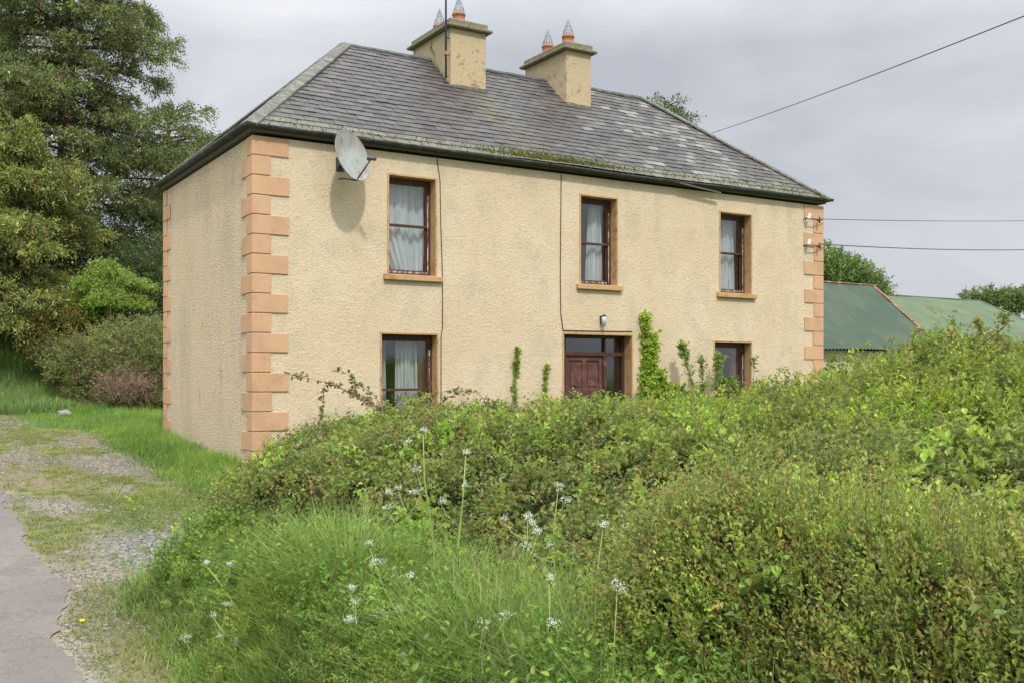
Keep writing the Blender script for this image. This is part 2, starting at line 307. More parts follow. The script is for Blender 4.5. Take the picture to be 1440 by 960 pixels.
def blades(fol, P, L, Wd, C, lean=.5, wind=(.25, -.1), seg=4):
    n = len(P); az = rng.random(n) * 2 * np.pi; d = np.stack([np.cos(az), np.sin(az), 0 * az], 1) * (lean * (.3 + rng.random(n)))[:, None] + np.array([wind[0], wind[1], 0])
    side = nrm(np.cross(d, [0, 0, 1.]))
    t = np.linspace(0, 1, seg)[None, :, None]; L_ = L[:, None, None]
    sp = P[:, None] + np.array([0, 0, 1.]) * L_ * (t - .28 * np.linalg.norm(d, axis=1)[:, None, None] * t ** 2.4) + d[:, None] * L_ * t ** 1.8
    w = side[:, None] * (Wd[:, None, None] * (1 - t ** 1.5 * .93)) * .5
    v = np.stack([sp - w, sp + w], 2).reshape(-1, 3); b = np.arange(n)[:, None] * 2 * seg; fs = []
    for j in range(seg - 1): fs += [b + [[2 * j, 2 * j + 1, 2 * j + 3]], b + [[2 * j, 2 * j + 3, 2 * j + 2]]]
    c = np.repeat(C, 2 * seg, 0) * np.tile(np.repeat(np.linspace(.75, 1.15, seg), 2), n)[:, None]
    fol.add((v, np.concatenate(fs, 0), c))

# ------------------------------------------------------------------ the house
WT = 5.6; LU = 13.36; LV = 6.09
OPEN = [(2.42, 3.33, 3.47, 5.20), (6.53, 7.41, 3.49, 5.22), (10.2, 11.1, 3.48, 5.20), (2.28, 3.36, .72, 2.42), (10.04, 11.1, .72, 2.42), (6.13, 7.79, .12, 2.50)]
house = empty('farmhouse'); tag(house, 'two storey cream rendered farmhouse with hipped slate roof, orange quoins and two chimneys', 'house')
def front_wall():
    us = sorted({-0., LU} | {a for o in OPEN for a in o[:2]}); zs = sorted({-.4, WT} | {a for o in OPEN for a in o[2:]})
    mb = MB()
    for i in range(len(us) - 1):
        for j in range(len(zs) - 1):
            cu = (us[i] + us[i + 1]) / 2; cz = (zs[j] + zs[j + 1]) / 2
            if any(o[0] < cu < o[1] and o[2] < cz < o[3] for o in OPEN): continue
            a, b, c, d = us[i], us[i + 1], zs[j], zs[j + 1]; mb.add([(a, 0, c), (b, 0, c), (b, 0, d), (a, 0, d)], [(0, 1, 2, 3)])
    mb.build('front_wall', M['render'], house)
    s = MB(); s.add([(0, 0, -.4), (0, LV, -.4), (0, LV, WT), (0, 0, WT)], [(0, 3, 2, 1)])
    s.add([(LU, 0, -.4), (LU, LV, -.4), (LU, LV, WT), (LU, 0, WT)], [(0, 1, 2, 3)]); s.add([(0, LV, -.4), (LU, LV, -.4), (LU, LV, WT), (0, LV, WT)], [(0, 3, 2, 1)])
    s.build('side_wall', M['sideren'], house)
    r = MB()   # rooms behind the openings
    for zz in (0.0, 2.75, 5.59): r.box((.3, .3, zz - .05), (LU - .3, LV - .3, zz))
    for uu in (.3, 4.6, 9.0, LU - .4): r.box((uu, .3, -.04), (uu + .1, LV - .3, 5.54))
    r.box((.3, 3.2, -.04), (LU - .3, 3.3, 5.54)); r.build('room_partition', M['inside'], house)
front_wall()
# quoins
def quoins(corner):
    mb = MB(); P = .022
    for i in range(18):
        z1 = WT - .005 - i * .321; z0 = z1 - .307; a, b = (.60, .29) if i % 2 == 0 else (.30, .58)
        j = (random.random() - .5) * .03; a += j; b += j
        if z1 < -.3: break
        z0 = max(z0, -.4)
        if corner == 0:
            mb.box((-P, -P, z0), (a, 0, z1)); mb.box((-P, .001, z0), (0, b, z1))
        elif corner == 1:
            mb.box((LU - a, -P, z0), (LU + P, 0, z1)); mb.box((LU, .001, z0), (LU + P, b, z1))
        else:
            mb.box((-P, LV - (.58 if i % 2 else .29), z0), (0, LV + P, z1)); mb.box((.001, LV, z0), (a, LV + P, z1))
    mb.build('quoins', M['quoin'], house, bevel=.008)
for c in range(3): quoins(c)

# windows
def window(o, curtain, label, clabel, rail, low=False):
    u0, u1, z0, z1 = o; D = .20; w = .05
    fr = MB()      # outer box frame
    fr.box((u0, D, z0), (u0 + w, D + .1, z1)); fr.box((u1 - w, D, z0), (u1, D + .1, z1)); fr.box((u0 + w, D, z1 - w - .02), (u1 - w, D + .1, z1)); fr.box((u0 + w, D, z0), (u1 - w, D + .1, z0 + w))
    f = fr.build('window', M['brown'], house, bevel=.004); f['label'] = label
    sr = MB(); B = .035
    sr.box((u0 - B, -.012, z0), (u0 - .0, D, z1 + B)); sr.box((u1, -.012, z0), (u1 + B, D, z1 + B)); sr.box((u0, -.012, z1), (u1, D, z1 + B))
    sr.build('surround', M['ochre'], f, bevel=.004)
    s = MB(); s.box((u0 - .11, -.075, z0 - .105), (u1 + .12, D + .05, z0 - .002)); s.build('sill', M['ochre'], f, bevel=.012)
    for k, (a, b, dd) in enumerate(((z0 + w, rail + .02, D + .055), (rail - .02, z1 - w - .02, D + .015))):
        sh = MB(); q = .035; h = .03
        sh.box((u0 + w, dd, a), (u0 + w + q, dd + h, b)); sh.box((u1 - w - q, dd, a), (u1 - w, dd + h, b)); sh.box((u0 + w + q, dd, a), (u1 - w - q, dd + h, a + (.06 if k == 0 else .04))); sh.box((u0 + w + q, dd, b - .04), (u1 - w - q, dd + h, b))
        sh.build('sash', M['brown'], f, bevel=.003)
        p = MB(); p.box((u0 + w + q, dd + .012, a + .04), (u1 - w - q, dd + .016, b - .04)); p.build('pane', M['glass'], f)
    pe = MB(); pe.box((u1 - w - .012, D - .004, z0 + w), (u1 - w + .008, D + .001, z1 - .25)); pe.box((u0 + w, D + .03, z0 + w + .001), (u1 - w, D + .05, z0 + w + .035)); pe.build('putty_bead', M['peel'], f)
    # curtains: each a pleated cloth of its own
    for ci, (shape, m_, lab) in enumerate(curtain):
        Zs = np.linspace(z1 - .04, z0 + .03, 26); K = 70; V = []
        for z in Zs:
            t = (z1 - z) / (z1 - z0); a, b = shape(t); a = u0 + a * (u1 - u0); b = u0 + b * (u1 - u0)
            for k in range(K):
                s_ = k / (K - 1); x = a + (b - a) * s_; y = .385 + .03 * math.sin(s_ * 38 + 2 * t * math.sin(s_ * 5)) + .015 * math.sin(s_ * 91 + 1) + .03 * math.sin(s_ * 9 + 2 * t); V.append((x, y, z))
        V = np.array(V); i = (np.arange(25)[:, None] * K + np.arange(K - 1)[None]).ravel(); F = np.stack([i, i + K, i + K + 1, i + 1], 1)
        c = np_mesh('curtain', V, F, None, m_, smooth=True); tag(c, lab, 'curtain', 'curtains behind the sash windows')
window(OPEN[0], [(lambda t: (-.05 + max(0, t - .5) * .75 * 1.0, .93 - max(0, t - .6) * .1), M['curtain'], 'full white net curtain gathered to the right in the left upstairs window'), ],
       'upstairs sash window nearest the satellite dish', '', 4.37)
window(OPEN[1], [(lambda t: (.56 - .10 * t, .86), M['curtain'], 'narrow white net curtain in the upstairs window above the front door')], 'upstairs sash window above the front door', '', 4.33)
window(OPEN[2], [(lambda t: (.42 - .1 * t, .80), M['curtain'], 'narrow white net curtain in the upstairs window nearest the insulators')], 'upstairs sash window at the far end', '', 4.37)
window(OPEN[3], [(lambda t: (.02, .22), M['curtain'], 'thin strip of white curtain at left edge of the left downstairs window'), (lambda t: (.42, .80), M['curtain'], 'broad off white net curtain right of centre in the left downstairs window'),
       (lambda t: (.78 , .97), M['redcurt'], 'faded reddish brown drape at right edge of the left downstairs window')], 'downstairs sash window half hidden by brambles', '', 1.45)
window(OPEN[4], [(lambda t: (.80, .96), M['redcurt'], 'faded brown drape inside the dark downstairs window right of the door')], 'downstairs sash window with dark glass behind shrubs', '', 1.5)
# door
def door():
    u0, u1, z0, z1 = OPEN[5]; D = .24; fr = MB(); pu0 = u0 + .22; pu1 = u0 + 1.13; tz = 2.10
    fr.box((u0, D, z0), (u0 + .05, D + .12, z1)); fr.box((u1 - .05, D, z0), (u1, D + .12, z1)); fr.box((u0 + .05, D, z1 - .06), (u1 - .05, D + .12, z1))
    fr.box((u0 + .05, D - .01, tz), (u1 - .05, D + .12, tz + .075)); fr.box((pu0 - .06, D - .006, z0), (pu0, D + .12, tz)); fr.box((pu1 + .0, D - .006, z0), (pu1 + .075, D + .12, tz))
    fr.box((pu0 - .05, D, tz + .075), (pu0 - .01, D + .12, z1 - .06)); fr.box((pu1 + .02, D, tz + .075), (pu1 + .06, D + .12, z1 - .06))
    fr.box((u0 + .05, D + .02, z0), (pu0 - .06, D + .1, .85)); fr.box((pu1 + .075, D + .02, z0), (u1 - .05, D + .1, .85))
    f = fr.build('door_frame', M['brown'], house, bevel=.006)
    sr = MB(); B = .035; sr.box((u0 - B, -.012, z0), (u0, D, z1 + B)); sr.box((u1, -.012, z0), (u1 + B, D, z1 + B)); sr.box((u0, -.012, z1), (u1, D, z1 + B)); sr.build('surround', M['ochre'], f, bevel=.004)
    d = MB(); d.box((pu0, D + .055, z0), (pu1, D + .075, tz))
    sx = .085; mid = (pu0 + pu1) / 2
    for a, b in ((pu0, pu0 + sx), (mid - .05, mid + .05), (pu1 - sx, pu1)): d.box((a, D + .03, z0), (b, D + .056, tz))
    for a, b in ((tz - .1, tz), (1.26, 1.44), (z0, z0 + .2)):
        d.box((pu0 + sx, D + .031, a), (mid - .05, D + .056, b)); d.box((mid + .05, D + .031, a), (pu1 - sx, D + .056, b))
    for (a, b) in ((pu0 + sx + .05, mid - .1), (mid + .1, pu1 - sx - .05)):
        for (c, e_) in ((1.49, 1.95), (z0 + .25, 1.21)): d.box((a, D + .04, c), (b, D + .056, e_))
    dd = d.build('door', M['door'], f, bevel=.008)
    for a, b, c, e_, nm in ((u0 + .05, pu0 - .06, .85, tz, 'sidelight'), (pu1 + .075, u1 - .05, .85, tz, 'sidelight'), (u0 + .05, pu0 - .05, tz + .075, z1 - .06, 'fanlight'), (pu0 - .01, pu1 + .02, tz + .075, z1 - .06, 'fanlight'), (pu1 + .06, u1 - .05, tz + .075, z1 - .06, 'fanlight')):
        p = MB(); p.box((a, D + .05, c), (b, D + .055, e_)); p.build(nm, M['glass'], f)
    k = MB(); k.lathe([(0, -.03), (.028, -.028), (.03, -.01), (.012, 0), (.012, .03)], 14, Matrix.Translation((pu1 - .045, D + .01, 1.15)) @ Matrix.Rotation(R(-90), 4, 'X')); k.build('handle', M['iron'], f)
    s = MB(); s.box((u0 - .1, -.28, -.05), (u1 + .1, D + .2, z0 - .003)); s.build('doorstep', M['stone'], f, bevel=.015)
door()

# roof
OV = .09; EZ = 5.735; RZ = 8.36; ins = 2.85; VM = LV / 2
A0 = Vector((-OV, -OV, EZ)); B0 = Vector((LU + OV, -OV, EZ)); C0 = Vector((LU + OV, LV + OV, EZ)); D0 = Vector((-OV, LV + OV, EZ)); R0 = Vector((ins, VM, RZ)); R1 = Vector((LU - ins - .03, VM, RZ))
def clip(poly, a, b):
    o = []
    for i in range(len(poly)):
        p, q = poly[i], poly[(i + 1) % len(poly)]; f = lambda r: (b[0] - a[0]) * (r[1] - a[1]) - (b[1] - a[1]) * (r[0] - a[0]); fp, fq = f(p), f(q)
        if fp >= 0: o.append(p)
        if (fp >= 0) != (fq >= 0): t = fp / (fp - fq); o.append((p[0] + (q[0] - p[0]) * t, p[1] + (q[1] - p[1]) * t))
    return o
def slates():
    V = []; F = []; C = []
    for corners in ([A0, B0, R1, R0], [B0, C0, R1], [C0, D0, R0, R1], [D0, A0, R0]):
        o = corners[0]; X = (corners[1] - o).normalized(); nn = X.cross(corners[-1] - o).normalized(); Y = nn.cross(X)
        poly = [((c - o).dot(X), (c - o).dot(Y)) for c in corners]; W_ = max(p[0] for p in poly); H_ = max(p[1] for p in poly); ex = .178; sw = .262
        r = 0; front = corners[0] is A0
        while r * ex < H_:
            off = (r % 2) * sw / 2 + random.uniform(-.01, .01); k = -1
            while k * sw + off < W_:
                x0 = k * sw + off + .003; x1 = x0 + sw - .006; y0 = r * ex - .03 + random.uniform(-.006, .006); y1 = y0 + ex + .05
                pl = [(x0, y0), (x1, y0), (x1, y1), (x0, y1)]
                if random.random() < .12: pl = [(x0, y0 + random.uniform(0, .03)), (x0 + random.uniform(.02, .1), y0), (x1, y0 + random.uniform(0, .012)), (x1, y1), (x0, y1)]
                pl = [(a, b) for a, b in pl]
                for i in range(len(poly)):
                    if i == 0: continue
                    pl = clip(pl, poly[i], poly[(i + 1) % len(poly)])
                    if len(pl) < 3: break
                k += 1
                if len(pl) < 3: continue
                lift = random.uniform(0, .004); rock = random.uniform(-.006, .006)
                def P3(p, hgt=0):
                    t = (p[1] - y0) / (y1 - y0); h = .024 - .016 * t + lift + rock * (p[0] - x0) / sw
                    sag = -.018 * math.sin(math.pi * min(1, max(0, p[0] / W_))) * min(1, p[1] / H_ * 2) * (1 if front else .3) + .009 * math.sin(p[0] * 1.3 + p[1])
                    return o + X * p[0] + Y * p[1] + nn * (h + hgt + sag + .03)
                b = len(V); m = len(pl); V += [P3(p) for p in pl] + [P3(p, -.011) for p in pl]
                F.append([b + i for i in range(m)]); F += [[b + i, b + m + i, b + m + (i + 1) % m, b + (i + 1) % m] for i in range(m)]
                cx = (x0 + x1) / 2; cy = (y0 + y1) / 2
                base = np.array(random.choice([(.098, .087, .080), (.086, .077, .072), (.105, .094, .086), (.093, .086, .077), (.077, .069, .065)])) * random.uniform(.66, .98)
                n1 = float(fbm(cx * .8, cy * .8, 21)); n2 = float(fbm(cx * 1.9, cy * 1.9, 22))
                if front:
                    if cx > 7.3:   # pale lichen patches towards the right end
                        pr = (n2 - .45) * 3.0 * min(1, (cx - 7.3) / 2.5) * (1 if cy < 3.4 else .5)
                        if random.random() < pr: base = base * .65 + np.array([.20, .195, .175]) * random.uniform(.3, .9)
                    dl = cx - (5.15 + .14 * (4.1 - cy)) - .12 * math.sin(cy * 3)      # rusty moss streak below the first chimney
                    if abs(dl) < .32 and cy < 2.8: base = base * .6 + np.array([.115, .088, .045]) * .45
                    if cy < .25 + .25 * n1: base = base * .5 + np.array([.165, .165, .115]) * random.uniform(.4, .7)
                    if cx < 1.6 + cy: base *= 1.05
                else: base = base * .75 + np.array([.15, .15, .13]) * .35
                if n1 > .6: base = base * .75 + np.array([.13, .13, .09]) * .25
                C += [tuple(base)] * (2 * m)
            r += 1
    me = bpy.data.meshes.new('slates'); me.from_pydata([tuple(v) for v in V], [], F); ca = me.color_attributes.new('Col', 'FLOAT_COLOR', 'POINT')
    ca.data.foreach_set('color', np.hstack([np.array(C), np.ones((len(C), 1))]).astype(np.float32).ravel())
    return me
deck = MB(); deck.add([A0, B0, C0, D0, R0, R1], [(0, 1, 5, 4), (1, 2, 5), (2, 3, 4, 5), (3, 0, 4), (0, 3, 2, 1)])
roof = deck.build('roof', M['fascia'], house)
link('slates', slates(), M['slate'], roof)
def capping(name, p, q, hw, n, mat_, th=.035, jump=.02, lift=.05):
    mb = MB(); d = (q - p); L = d.length; d.normalize(); s = d.cross(Vector((0, 0, 1))).normalized(); upv = s.cross(d)
    for i in range(n):
        a = p + d * (L * i / n + .004); b = p + d * (L * (i + 1) / n - .004); o = random.uniform(0, jump); lf = upv * (lift + o); dr = upv * (-hw[1])
        vs = []
        for r in (a, b):
            vs += [r + lf, r + lf + s * hw[0] + dr, r + lf - s * hw[0] + dr, r + lf - upv * th, r + lf + s * hw[0] + dr - upv * th, r + lf - s * hw[0] + dr - upv * th]
        mb.add(vs, [(0, 1, 7, 6), (0, 6, 8, 2), (1, 4, 10, 7), (2, 8, 11, 5), (0, 2, 5, 3), (0, 3, 4, 1), (6, 7, 10, 9), (6, 9, 11, 8)])
    return mb.build(name, mat_, roof)
capping('ridge_tiles', R0, R1, (.11, .075), 26, M['ridgedark'], lift=.065, jump=.012)
for a, b in ((A0, R0), (D0, R0), (B0, R1), (C0, R1)):
    dd = (b - a).normalized(); capping('hip_tiles', a - dd * .03, b, (.15, .055), 15, M['ridge'], lift=.075, jump=.01)
# moss cushions along the eaves
def moss():
    f = Fol(); n = 2600; u = np.concatenate([rng.normal(5.9, .8, n * 2 // 3), rng.normal(12, 3, n // 7), rng.random(n // 5) * 13]); u = np.clip(u, .1, 13.2)
    k = len(u); t = np.abs(rng.normal(0, .12, k)) * (1 - .3 * rng.random(k)); v = -OV - .02 + t; z = EZ + .05 + t * ((8.36 - 5.735) / 3.135) + .02 * rng.random(k)
    P = np.stack([u, v, z], 1); A = nrm(rndunit(k) + [0, -.3, 1.2]); f.add(leaf_quads(P, A, rndunit(k), .02 + .03 * rng.random(k), .02 + .02 * rng.random(k), pal(k, [(.20, .22, .05), (.14, .16, .05), (.10, .10, .04)])))
    f.build('moss', M['leaf'], roof)
moss()
# gutter, brackets, fascia
g = MB()
def half(p, q, r=.055):
    p = Vector(p); q = Vector(q); d = (q - p).normalized(); s = d.cross(Vector((0, 0, 1))).normalized(); vs = []; K = 9
    for c in (p, q):
        for rr in (r, r - .006):
            for k in range(K): t = math.pi * k / (K - 1); vs.append(c + s * math.cos(t) * rr - Vector((0, 0, 1)) * math.sin(t) * rr)
    fs = []
    for k in range(K - 1): fs += [(k, k + 1, 2 * K + k + 1, 2 * K + k), (K + k, 3 * K + k, 3 * K + k + 1, K + k + 1)]
    fs += [(0, 2 * K, 3 * K, K), (K - 1, 2 * K - 1, 4 * K - 1, 3 * K - 1)]; fs += [(k, K + k, K + k + 1, k + 1) for k in range(K - 1)] + [(2 * K + k, 2 * K + k + 1, 3 * K + k + 1, 3 * K + k) for k in range(K - 1)]
    g.add(vs, fs, True)
GZ = 5.755; GO = OV + .055
n_ = 9
for i in range(n_):
    a = -GO - .03 + (LU + 2 * GO + .06) * i / n_; b = -GO - .03 + (LU + 2 * GO + .06) * (i + 1) / n_
    sg = lambda t: GZ - .03 * math.sin(t / LU * math.pi) - (.02 if 7 < t < 10 else 0)
    half((a, -GO, sg(a)), (b, -GO, sg(b)))
half((-GO, -GO, GZ), (-GO, LV + GO, GZ)); half((LU + GO, -GO, GZ), (LU + GO, LV + GO, GZ)); half((-GO, LV + GO, GZ), (LU + GO, LV + GO, GZ))
gut = g.build('gutter', M['gutter'], house)
for i in range(15):
    u = .2 + i * .92; b = MB(); z = GZ - .03 * math.sin(u / LU * math.pi)
    b.tube([(u, -GO + .07, z + .005)] + [(u, -GO + .061 * math.cos(t), z - .061 * math.sin(t)) for t in np.linspace(0, math.pi, 7)] + [(u, -GO - .061, z + .03)], .011, 6); b.build('bracket', M['gutter'], gut)
fa = MB(); fa.box((-.06, -.06, 5.65), (LU + .06, LV + .06, 5.72)); fa.build('fascia', M['fascia'], house)
lo = MB(); lo.box((0, 0, 0), (1.15, .05, .025), Matrix.Translation((8.9, -.19, 5.66)) @ Matrix.Rotation(R(5), 4, 'Y')); lo.build('loose_board', M['fascia'], house)
# chimneys
def chimney(u0, u1, v0, v1, zt, label, damaged):
    mb = MB(); NZ = 8
    mb.box((u0, v0, 7.0), (u1, v1, zt)); c = mb.build('chimney', M['chim'], house, bevel=.02); c['label'] = label
    k = MB(); k.box((u0 - .11, v0 - .11, zt), (u1 + .11, v1 + .11, zt + .065)); k.box((u0 - .03, v0 - .03, zt + .067), (u1 + .03, v1 + .03, zt + .19)); k.box((u0 + .1, v0 + .1, zt + .192), (u1 - .1, v1 - .1, zt + .24)); k.build('cap', M['cap'], c, bevel=.025)
    fl = MB()
    for s in np.linspace(0, 1, 9)[:-1]:
        uu = u0 + (u1 - u0) * s; fl.box((uu, v0 - .05, EZ + (v0 + OV) * ((8.36 - 5.735) / 3.135) - .01), (uu + (u1 - u0) / 8, v0 + .02, EZ + (v0 + OV) * ((8.36 - 5.735) / 3.135) + .045 + random.uniform(0, .025)))
    fl.build('flashing', M['ridge'], c)
    for v in (v0 + .42, v1 - .45):
        uc = (u0 + u1) / 2 ; zb = zt + .22; p = MB(); p.lathe([(.155, zb), (.15, zb + .04), (.135, zb + .05), (.125, zb + .2), (.145, zb + .21), (.145, zb + .25), (.115, zb + .25), (.11, zb + .05)], 20, Matrix.Translation((uc, v, 0))); p.build('chimney_pot', M['terra'], c)
        w = MB(); zt_ = zb + .25
        for q in range(10):
            t = 2 * math.pi * q / 10; w.tube([(uc + .125 * math.cos(t), v + .125 * math.sin(t), zt_ - .02), (uc + .10 * math.cos(t), v + .10 * math.sin(t), zt_ + .12), (uc, v, zt_ + .40)], .0055, 5)
        for rr, zz in ((.12, .02), (.098, .12), (.06, .23)): w.tube([(uc + rr * math.cos(t), v + rr * math.sin(t), zt_ + zz) for t in np.linspace(0, 2 * math.pi, 17)], .0055, 5)
        w.build('bird_guard', M['guard'], c)
    return c
ch1 = chimney(4.78, 5.62, 2.12, 3.86, 8.82, 'cracked cream chimney on the left, beside the aerial pole', True)
ch2 = chimney(7.69, 8.36, 2.17, 3.86, 8.86, 'plain cream chimney on the right', False)
ck = MB(); cpts = [(4.775, 2.95, 8.75), (4.775, 2.98, 8.6), (4.775, 2.86, 8.48), (4.775, 2.80, 8.3), (4.775, 2.7, 8.2), (4.775, 2.62, 8.05)]
ck.tube(cpts, [.012, .03, .02, .035, .022, .012], 6); ck.build('crack', M['cap'], ch1)
# cracks / cables running down the facade
cb = MB(); cb.tube([(3.36, -.012, 5.58), (3.42, -.014, 5.2), (3.435, -.014, 4.4), (3.47, -.014, 3.5), (3.47, -.014, 2.55), (3.44, -.014, 2.4), (3.44, -.014, .6)], .008, 5); cb.build('cable', M['brown'], house)
cb = MB(); cb.tube([(6.06, -.01, 5.58), (6.05, -.01, 4.6), (6.04, -.01, 3.6), (6.05, -.01, 2.9), (6.1, -.012, 2.58)], .009, 5); cb.tube([(6.1, -.014, 2.57), (6.9, -.014, 2.575), (7.8, -.014, 2.59)], .009, 5); cb.build('cable', M['brown'], house)
# tv aerial pole
ap = MB(); ap.tube([(4.66, 2.1, 7.75), (4.66, 2.1, 11.2)], .022, 8); ap.tube([(4.66, 2.1, 8.25), (4.8, 2.2, 8.25)], .012, 6); ap.tube([(4.66, 2.1, 8.6), (4.8, 2.2, 8.6)], .012, 6)
pr = empty('aerial_mast', (0, 0, 0)); tag(pr, 'thin dark aerial pole strapped to the left chimney', 'aerial'); ap.build('pole', M['iron'], pr)
aa = MB(); aa.tube([(4.66, 2.1, 11.1), (5.6, 1.6, 11.1)], .012, 6)
for i in range(8): p = Vector((4.75 + i * .11, 2.05 - i * .058, 11.1)); aa.tube([p + Vector((-.09, -.17, 0)) * (1 - .04 * i), p + Vector((.09, .17, 0)) * (1 - .04 * i)], .005, 5)
aa.build('antenna', M['iron'], pr)
cl = MB(); cl.box((4.63, 2.06, 8.22), (4.70, 2.14, 8.30)); cl.build('clamp', M['terra'], pr, bevel=.006)
# satellite dish
def dish():
    r = empty('satellite_dish', (1.50, 0, 5.28)); tag(r, 'rust streaked grey satellite dish on the front wall near the left quoins', 'satellite dish')
    aim = Vector((.40, -.87, .27)).normalized(); q = aim.to_track_quat('Z', 'Y').to_matrix().to_4x4(); c = Vector((0, -.43, .05)); MT = Matrix.Translation(c) @ q
    b = MB(); prof = [(.001, 0)] + [(.43 * t, .30 * (.43 * t) ** 2 * 1.3) for t in np.linspace(.12, 1, 10)] + [(.437, .078), (.434, .062)]
    S = Matrix.Diagonal((.90, 1.02, 1, 1)); b.lathe(prof, 40, MT @ S); b.lathe([(p[0], p[1] - .008) for p in prof[:-2]][::-1], 40, MT @ S); b.build('reflector', M['dish'], r)
    a = MB(); low = MT @ Vector((0, -.44, .03)); lnb = Vector((.20, -.98, -.18)); lnb = c + aim * .50 + Vector((0, 0, -.22)); a.tube([low, lnb], .013, 8); a.tube([c - aim * .02, Vector((0, 0, -.05))], .025, 8); a.tube([MT @ Vector((0, -.42, .02)), Vector((0, -.1, -.25)), Vector((0, 0, -.25))], .014, 8); a.build('arm', M['iron'], r)
    l = MB(); d2 = (c - lnb).normalized(); MM = Matrix.Translation(lnb) @ d2.to_track_quat('Z', 'Y').to_matrix().to_4x4(); l.lathe([(.001, -.09), (.03, -.09), (.03, 0), (.022, .01), (.04, .05), (.04, .065), (.001, .065)], 14, MM); l.build('receiver', M['iron'], r)
    w = MB(); w.box((-.07, -.012, -.12), (.07, 0, .12)); w.build('wall_bracket', M['iron'], r, bevel=.004)
dish()
# wall lamp above the door
def lamp():
    r = empty('wall_lamp', (7.02, 0, 2.78)); tag(r, 'small grey lantern on the wall above the front door', 'lamp')
    b = MB(); b.box((-.03, -.02, -.06), (.03, 0, .1)); b.tube([(0, -.01, .05), (0, -.06, .09), (0, -.10, .07)], .012, 6); b.lathe([(.001, .13), (.05, .10), (.055, .085), (.001, .085)], 12, Matrix.Translation((0, -.1, 0))); b.build('bracket', M['iron'], r)
    s = MB(); s.lathe([(.001, .085), (.045, .084), (.05, .0), (.036, -.11), (.001, -.12)], 14, Matrix.Translation((0, -.1, 0))); s.build('lamp_shade', M['lampglass'], r)
lamp()
# cable insulators at right corner
for z, l in ((5.25, 'upper white cable insulator on black bracket by the right corner quoins'), (4.66, 'lower white cable insulator on black bracket by the right corner quoins')):
    r = empty('insulator', (12.82, -.01, z)); tag(r, l, 'insulator', 'cable insulators on the front wall')
    b = MB(); b.tube([(-.08, 0, 0), (-.08, -.12, 0), (.35, -.12, 0), (.35, .0, 0)], .014, 6); b.tube([(.30, -.12, -.07), (.30, -.12, .07)], .02, 6); b.build('bracket', M['iron'], r)
    b = MB(); b.lathe([(.001, -.07), (.04, -.06), (.045, -.02), (.025, 0), (.045, .03), (.035, .07), (.001, .075)], 14, Matrix.Translation((-.04, -.12, .05)) @ Matrix.Rotation(R(20), 4, 'Y')); b.build('porcelain_cup', M['porc'], r)

# ------------------------------------------------------------------ sheds
F2 = np.array([math.sin(YAW), math.cos(YAW)]); R2 = np.array([math.cos(YAW), -math.sin(YAW)])
def at(x, D, y=530):
    """a place at depth D metres along the sight line used while surveying the photograph"""
    p = CAM[:2] + F2 * D + R2 * (x - 720) / 1445 * D; return float(p[0]), float(p[1]), float(CAM[2] + (530 - y) / 1445 * D)
def tinroof(u0, u1, v0, z0, v1, z1, amp=.018, wl=.15):
    n = int((u1 - u0) / wl * 6); us = np.linspace(u0, u1, n); m = 10; V = []
    k = np.arange(m) / (m - 1)
    V = np.array([(u, v0 + (v1 - v0) * t, z0 + (z1 - z0) * t + amp * math.sin(u / wl * 2 * math.pi) + .012 * math.sin(u * 1.7 + t * 6) + (.012 if int(t * 2.99) % 2 else 0)) for u in us for t in k])
    i = (np.arange(n - 1)[:, None] * m + np.arange(m - 1)[None]).ravel(); return V, np.stack([i, i + m, i + m + 1, i + 1], 1)
def shed(name, label, u0, u1, v0, v1, ze, zt, mt, group):
    r = empty(name, ((u0 + u1) / 2, (v0 + v1) / 2, 0)); tag(r, label, 'shed', group); L = (r.location.x, r.location.y)
    hu = (u1 - u0) / 2; hv = (v1 - v0) / 2
    w = MB(); w.box((-hu, -hv + .15, -.3), (hu, hv - .15, ze - .03))
    for s in (-hu, hu - .25): w.add([(s, -hv + .15, ze - .029), (s + .25, -hv + .15, ze - .029), (s + .25, hv - .15, ze - .029), (s, hv - .15, ze - .029), (s, 0, zt - .1), (s + .25, 0, zt - .1)], [(0, 1, 5, 4), (2, 3, 4, 5), (0, 4, 3), (1, 2, 5)])
    w.build('wall', M['white'], r)
    for sgn in (-1, 1):
        V, F = tinroof(-hu - .15, hu + .15, sgn * (hv + .15), ze, 0, zt); np_mesh('roof', V, F, None, mt, r, smooth=True)
    e_ = MB(); vb = hv + .15
    for s in (hu + .16,):
        for sgn in (-1, 1):
            for i in range(7):
                a = i / 7; b = (i + 1) / 7 - .01; P = lambda t, dz: Vector((s, sgn * vb * (1 - t), ze + (zt - ze) * t + dz)); p, q = P(a, .03 + .02 * (i % 2)), P(b, .03 + .02 * (i % 2)); W2 = Vector((.12, 0, 0))
                e_.add([p - W2, p + W2 * .3, q + W2 * .3, q - W2, p - W2 - Vector((0, 0, .06)), p + W2 * .3 - Vector((0, 0, .2)), q + W2 * .3 - Vector((0, 0, .2)), q - W2 - Vector((0, 0, .06))], [(0, 1, 2, 3), (1, 5, 6, 2), (0, 4, 5, 1), (3, 2, 6, 7), (4, 7, 6, 5)])
    e_.tube([(-hu - .1, 0, zt + .02), (hu + .15, 0, zt + .02)], .03, 8); e_.build('flashing', M['rust'] if mt is M['tin'] else mt, r)
    return r
shed('tin_shed', 'dark green tin roofed shed with rusty verge right behind the house', 14.2, 23.4, 4.2, 9.4, 2.5, 4.75, M['tin'], 'tin roofed outbuildings')
shed('tin_barn', 'paler green tin roofed barn farther off beyond the dark green shed', 26.5, 36.6, 6.4, 17, 2.6, 5.05, M['tin2'], 'tin roofed outbuildings')

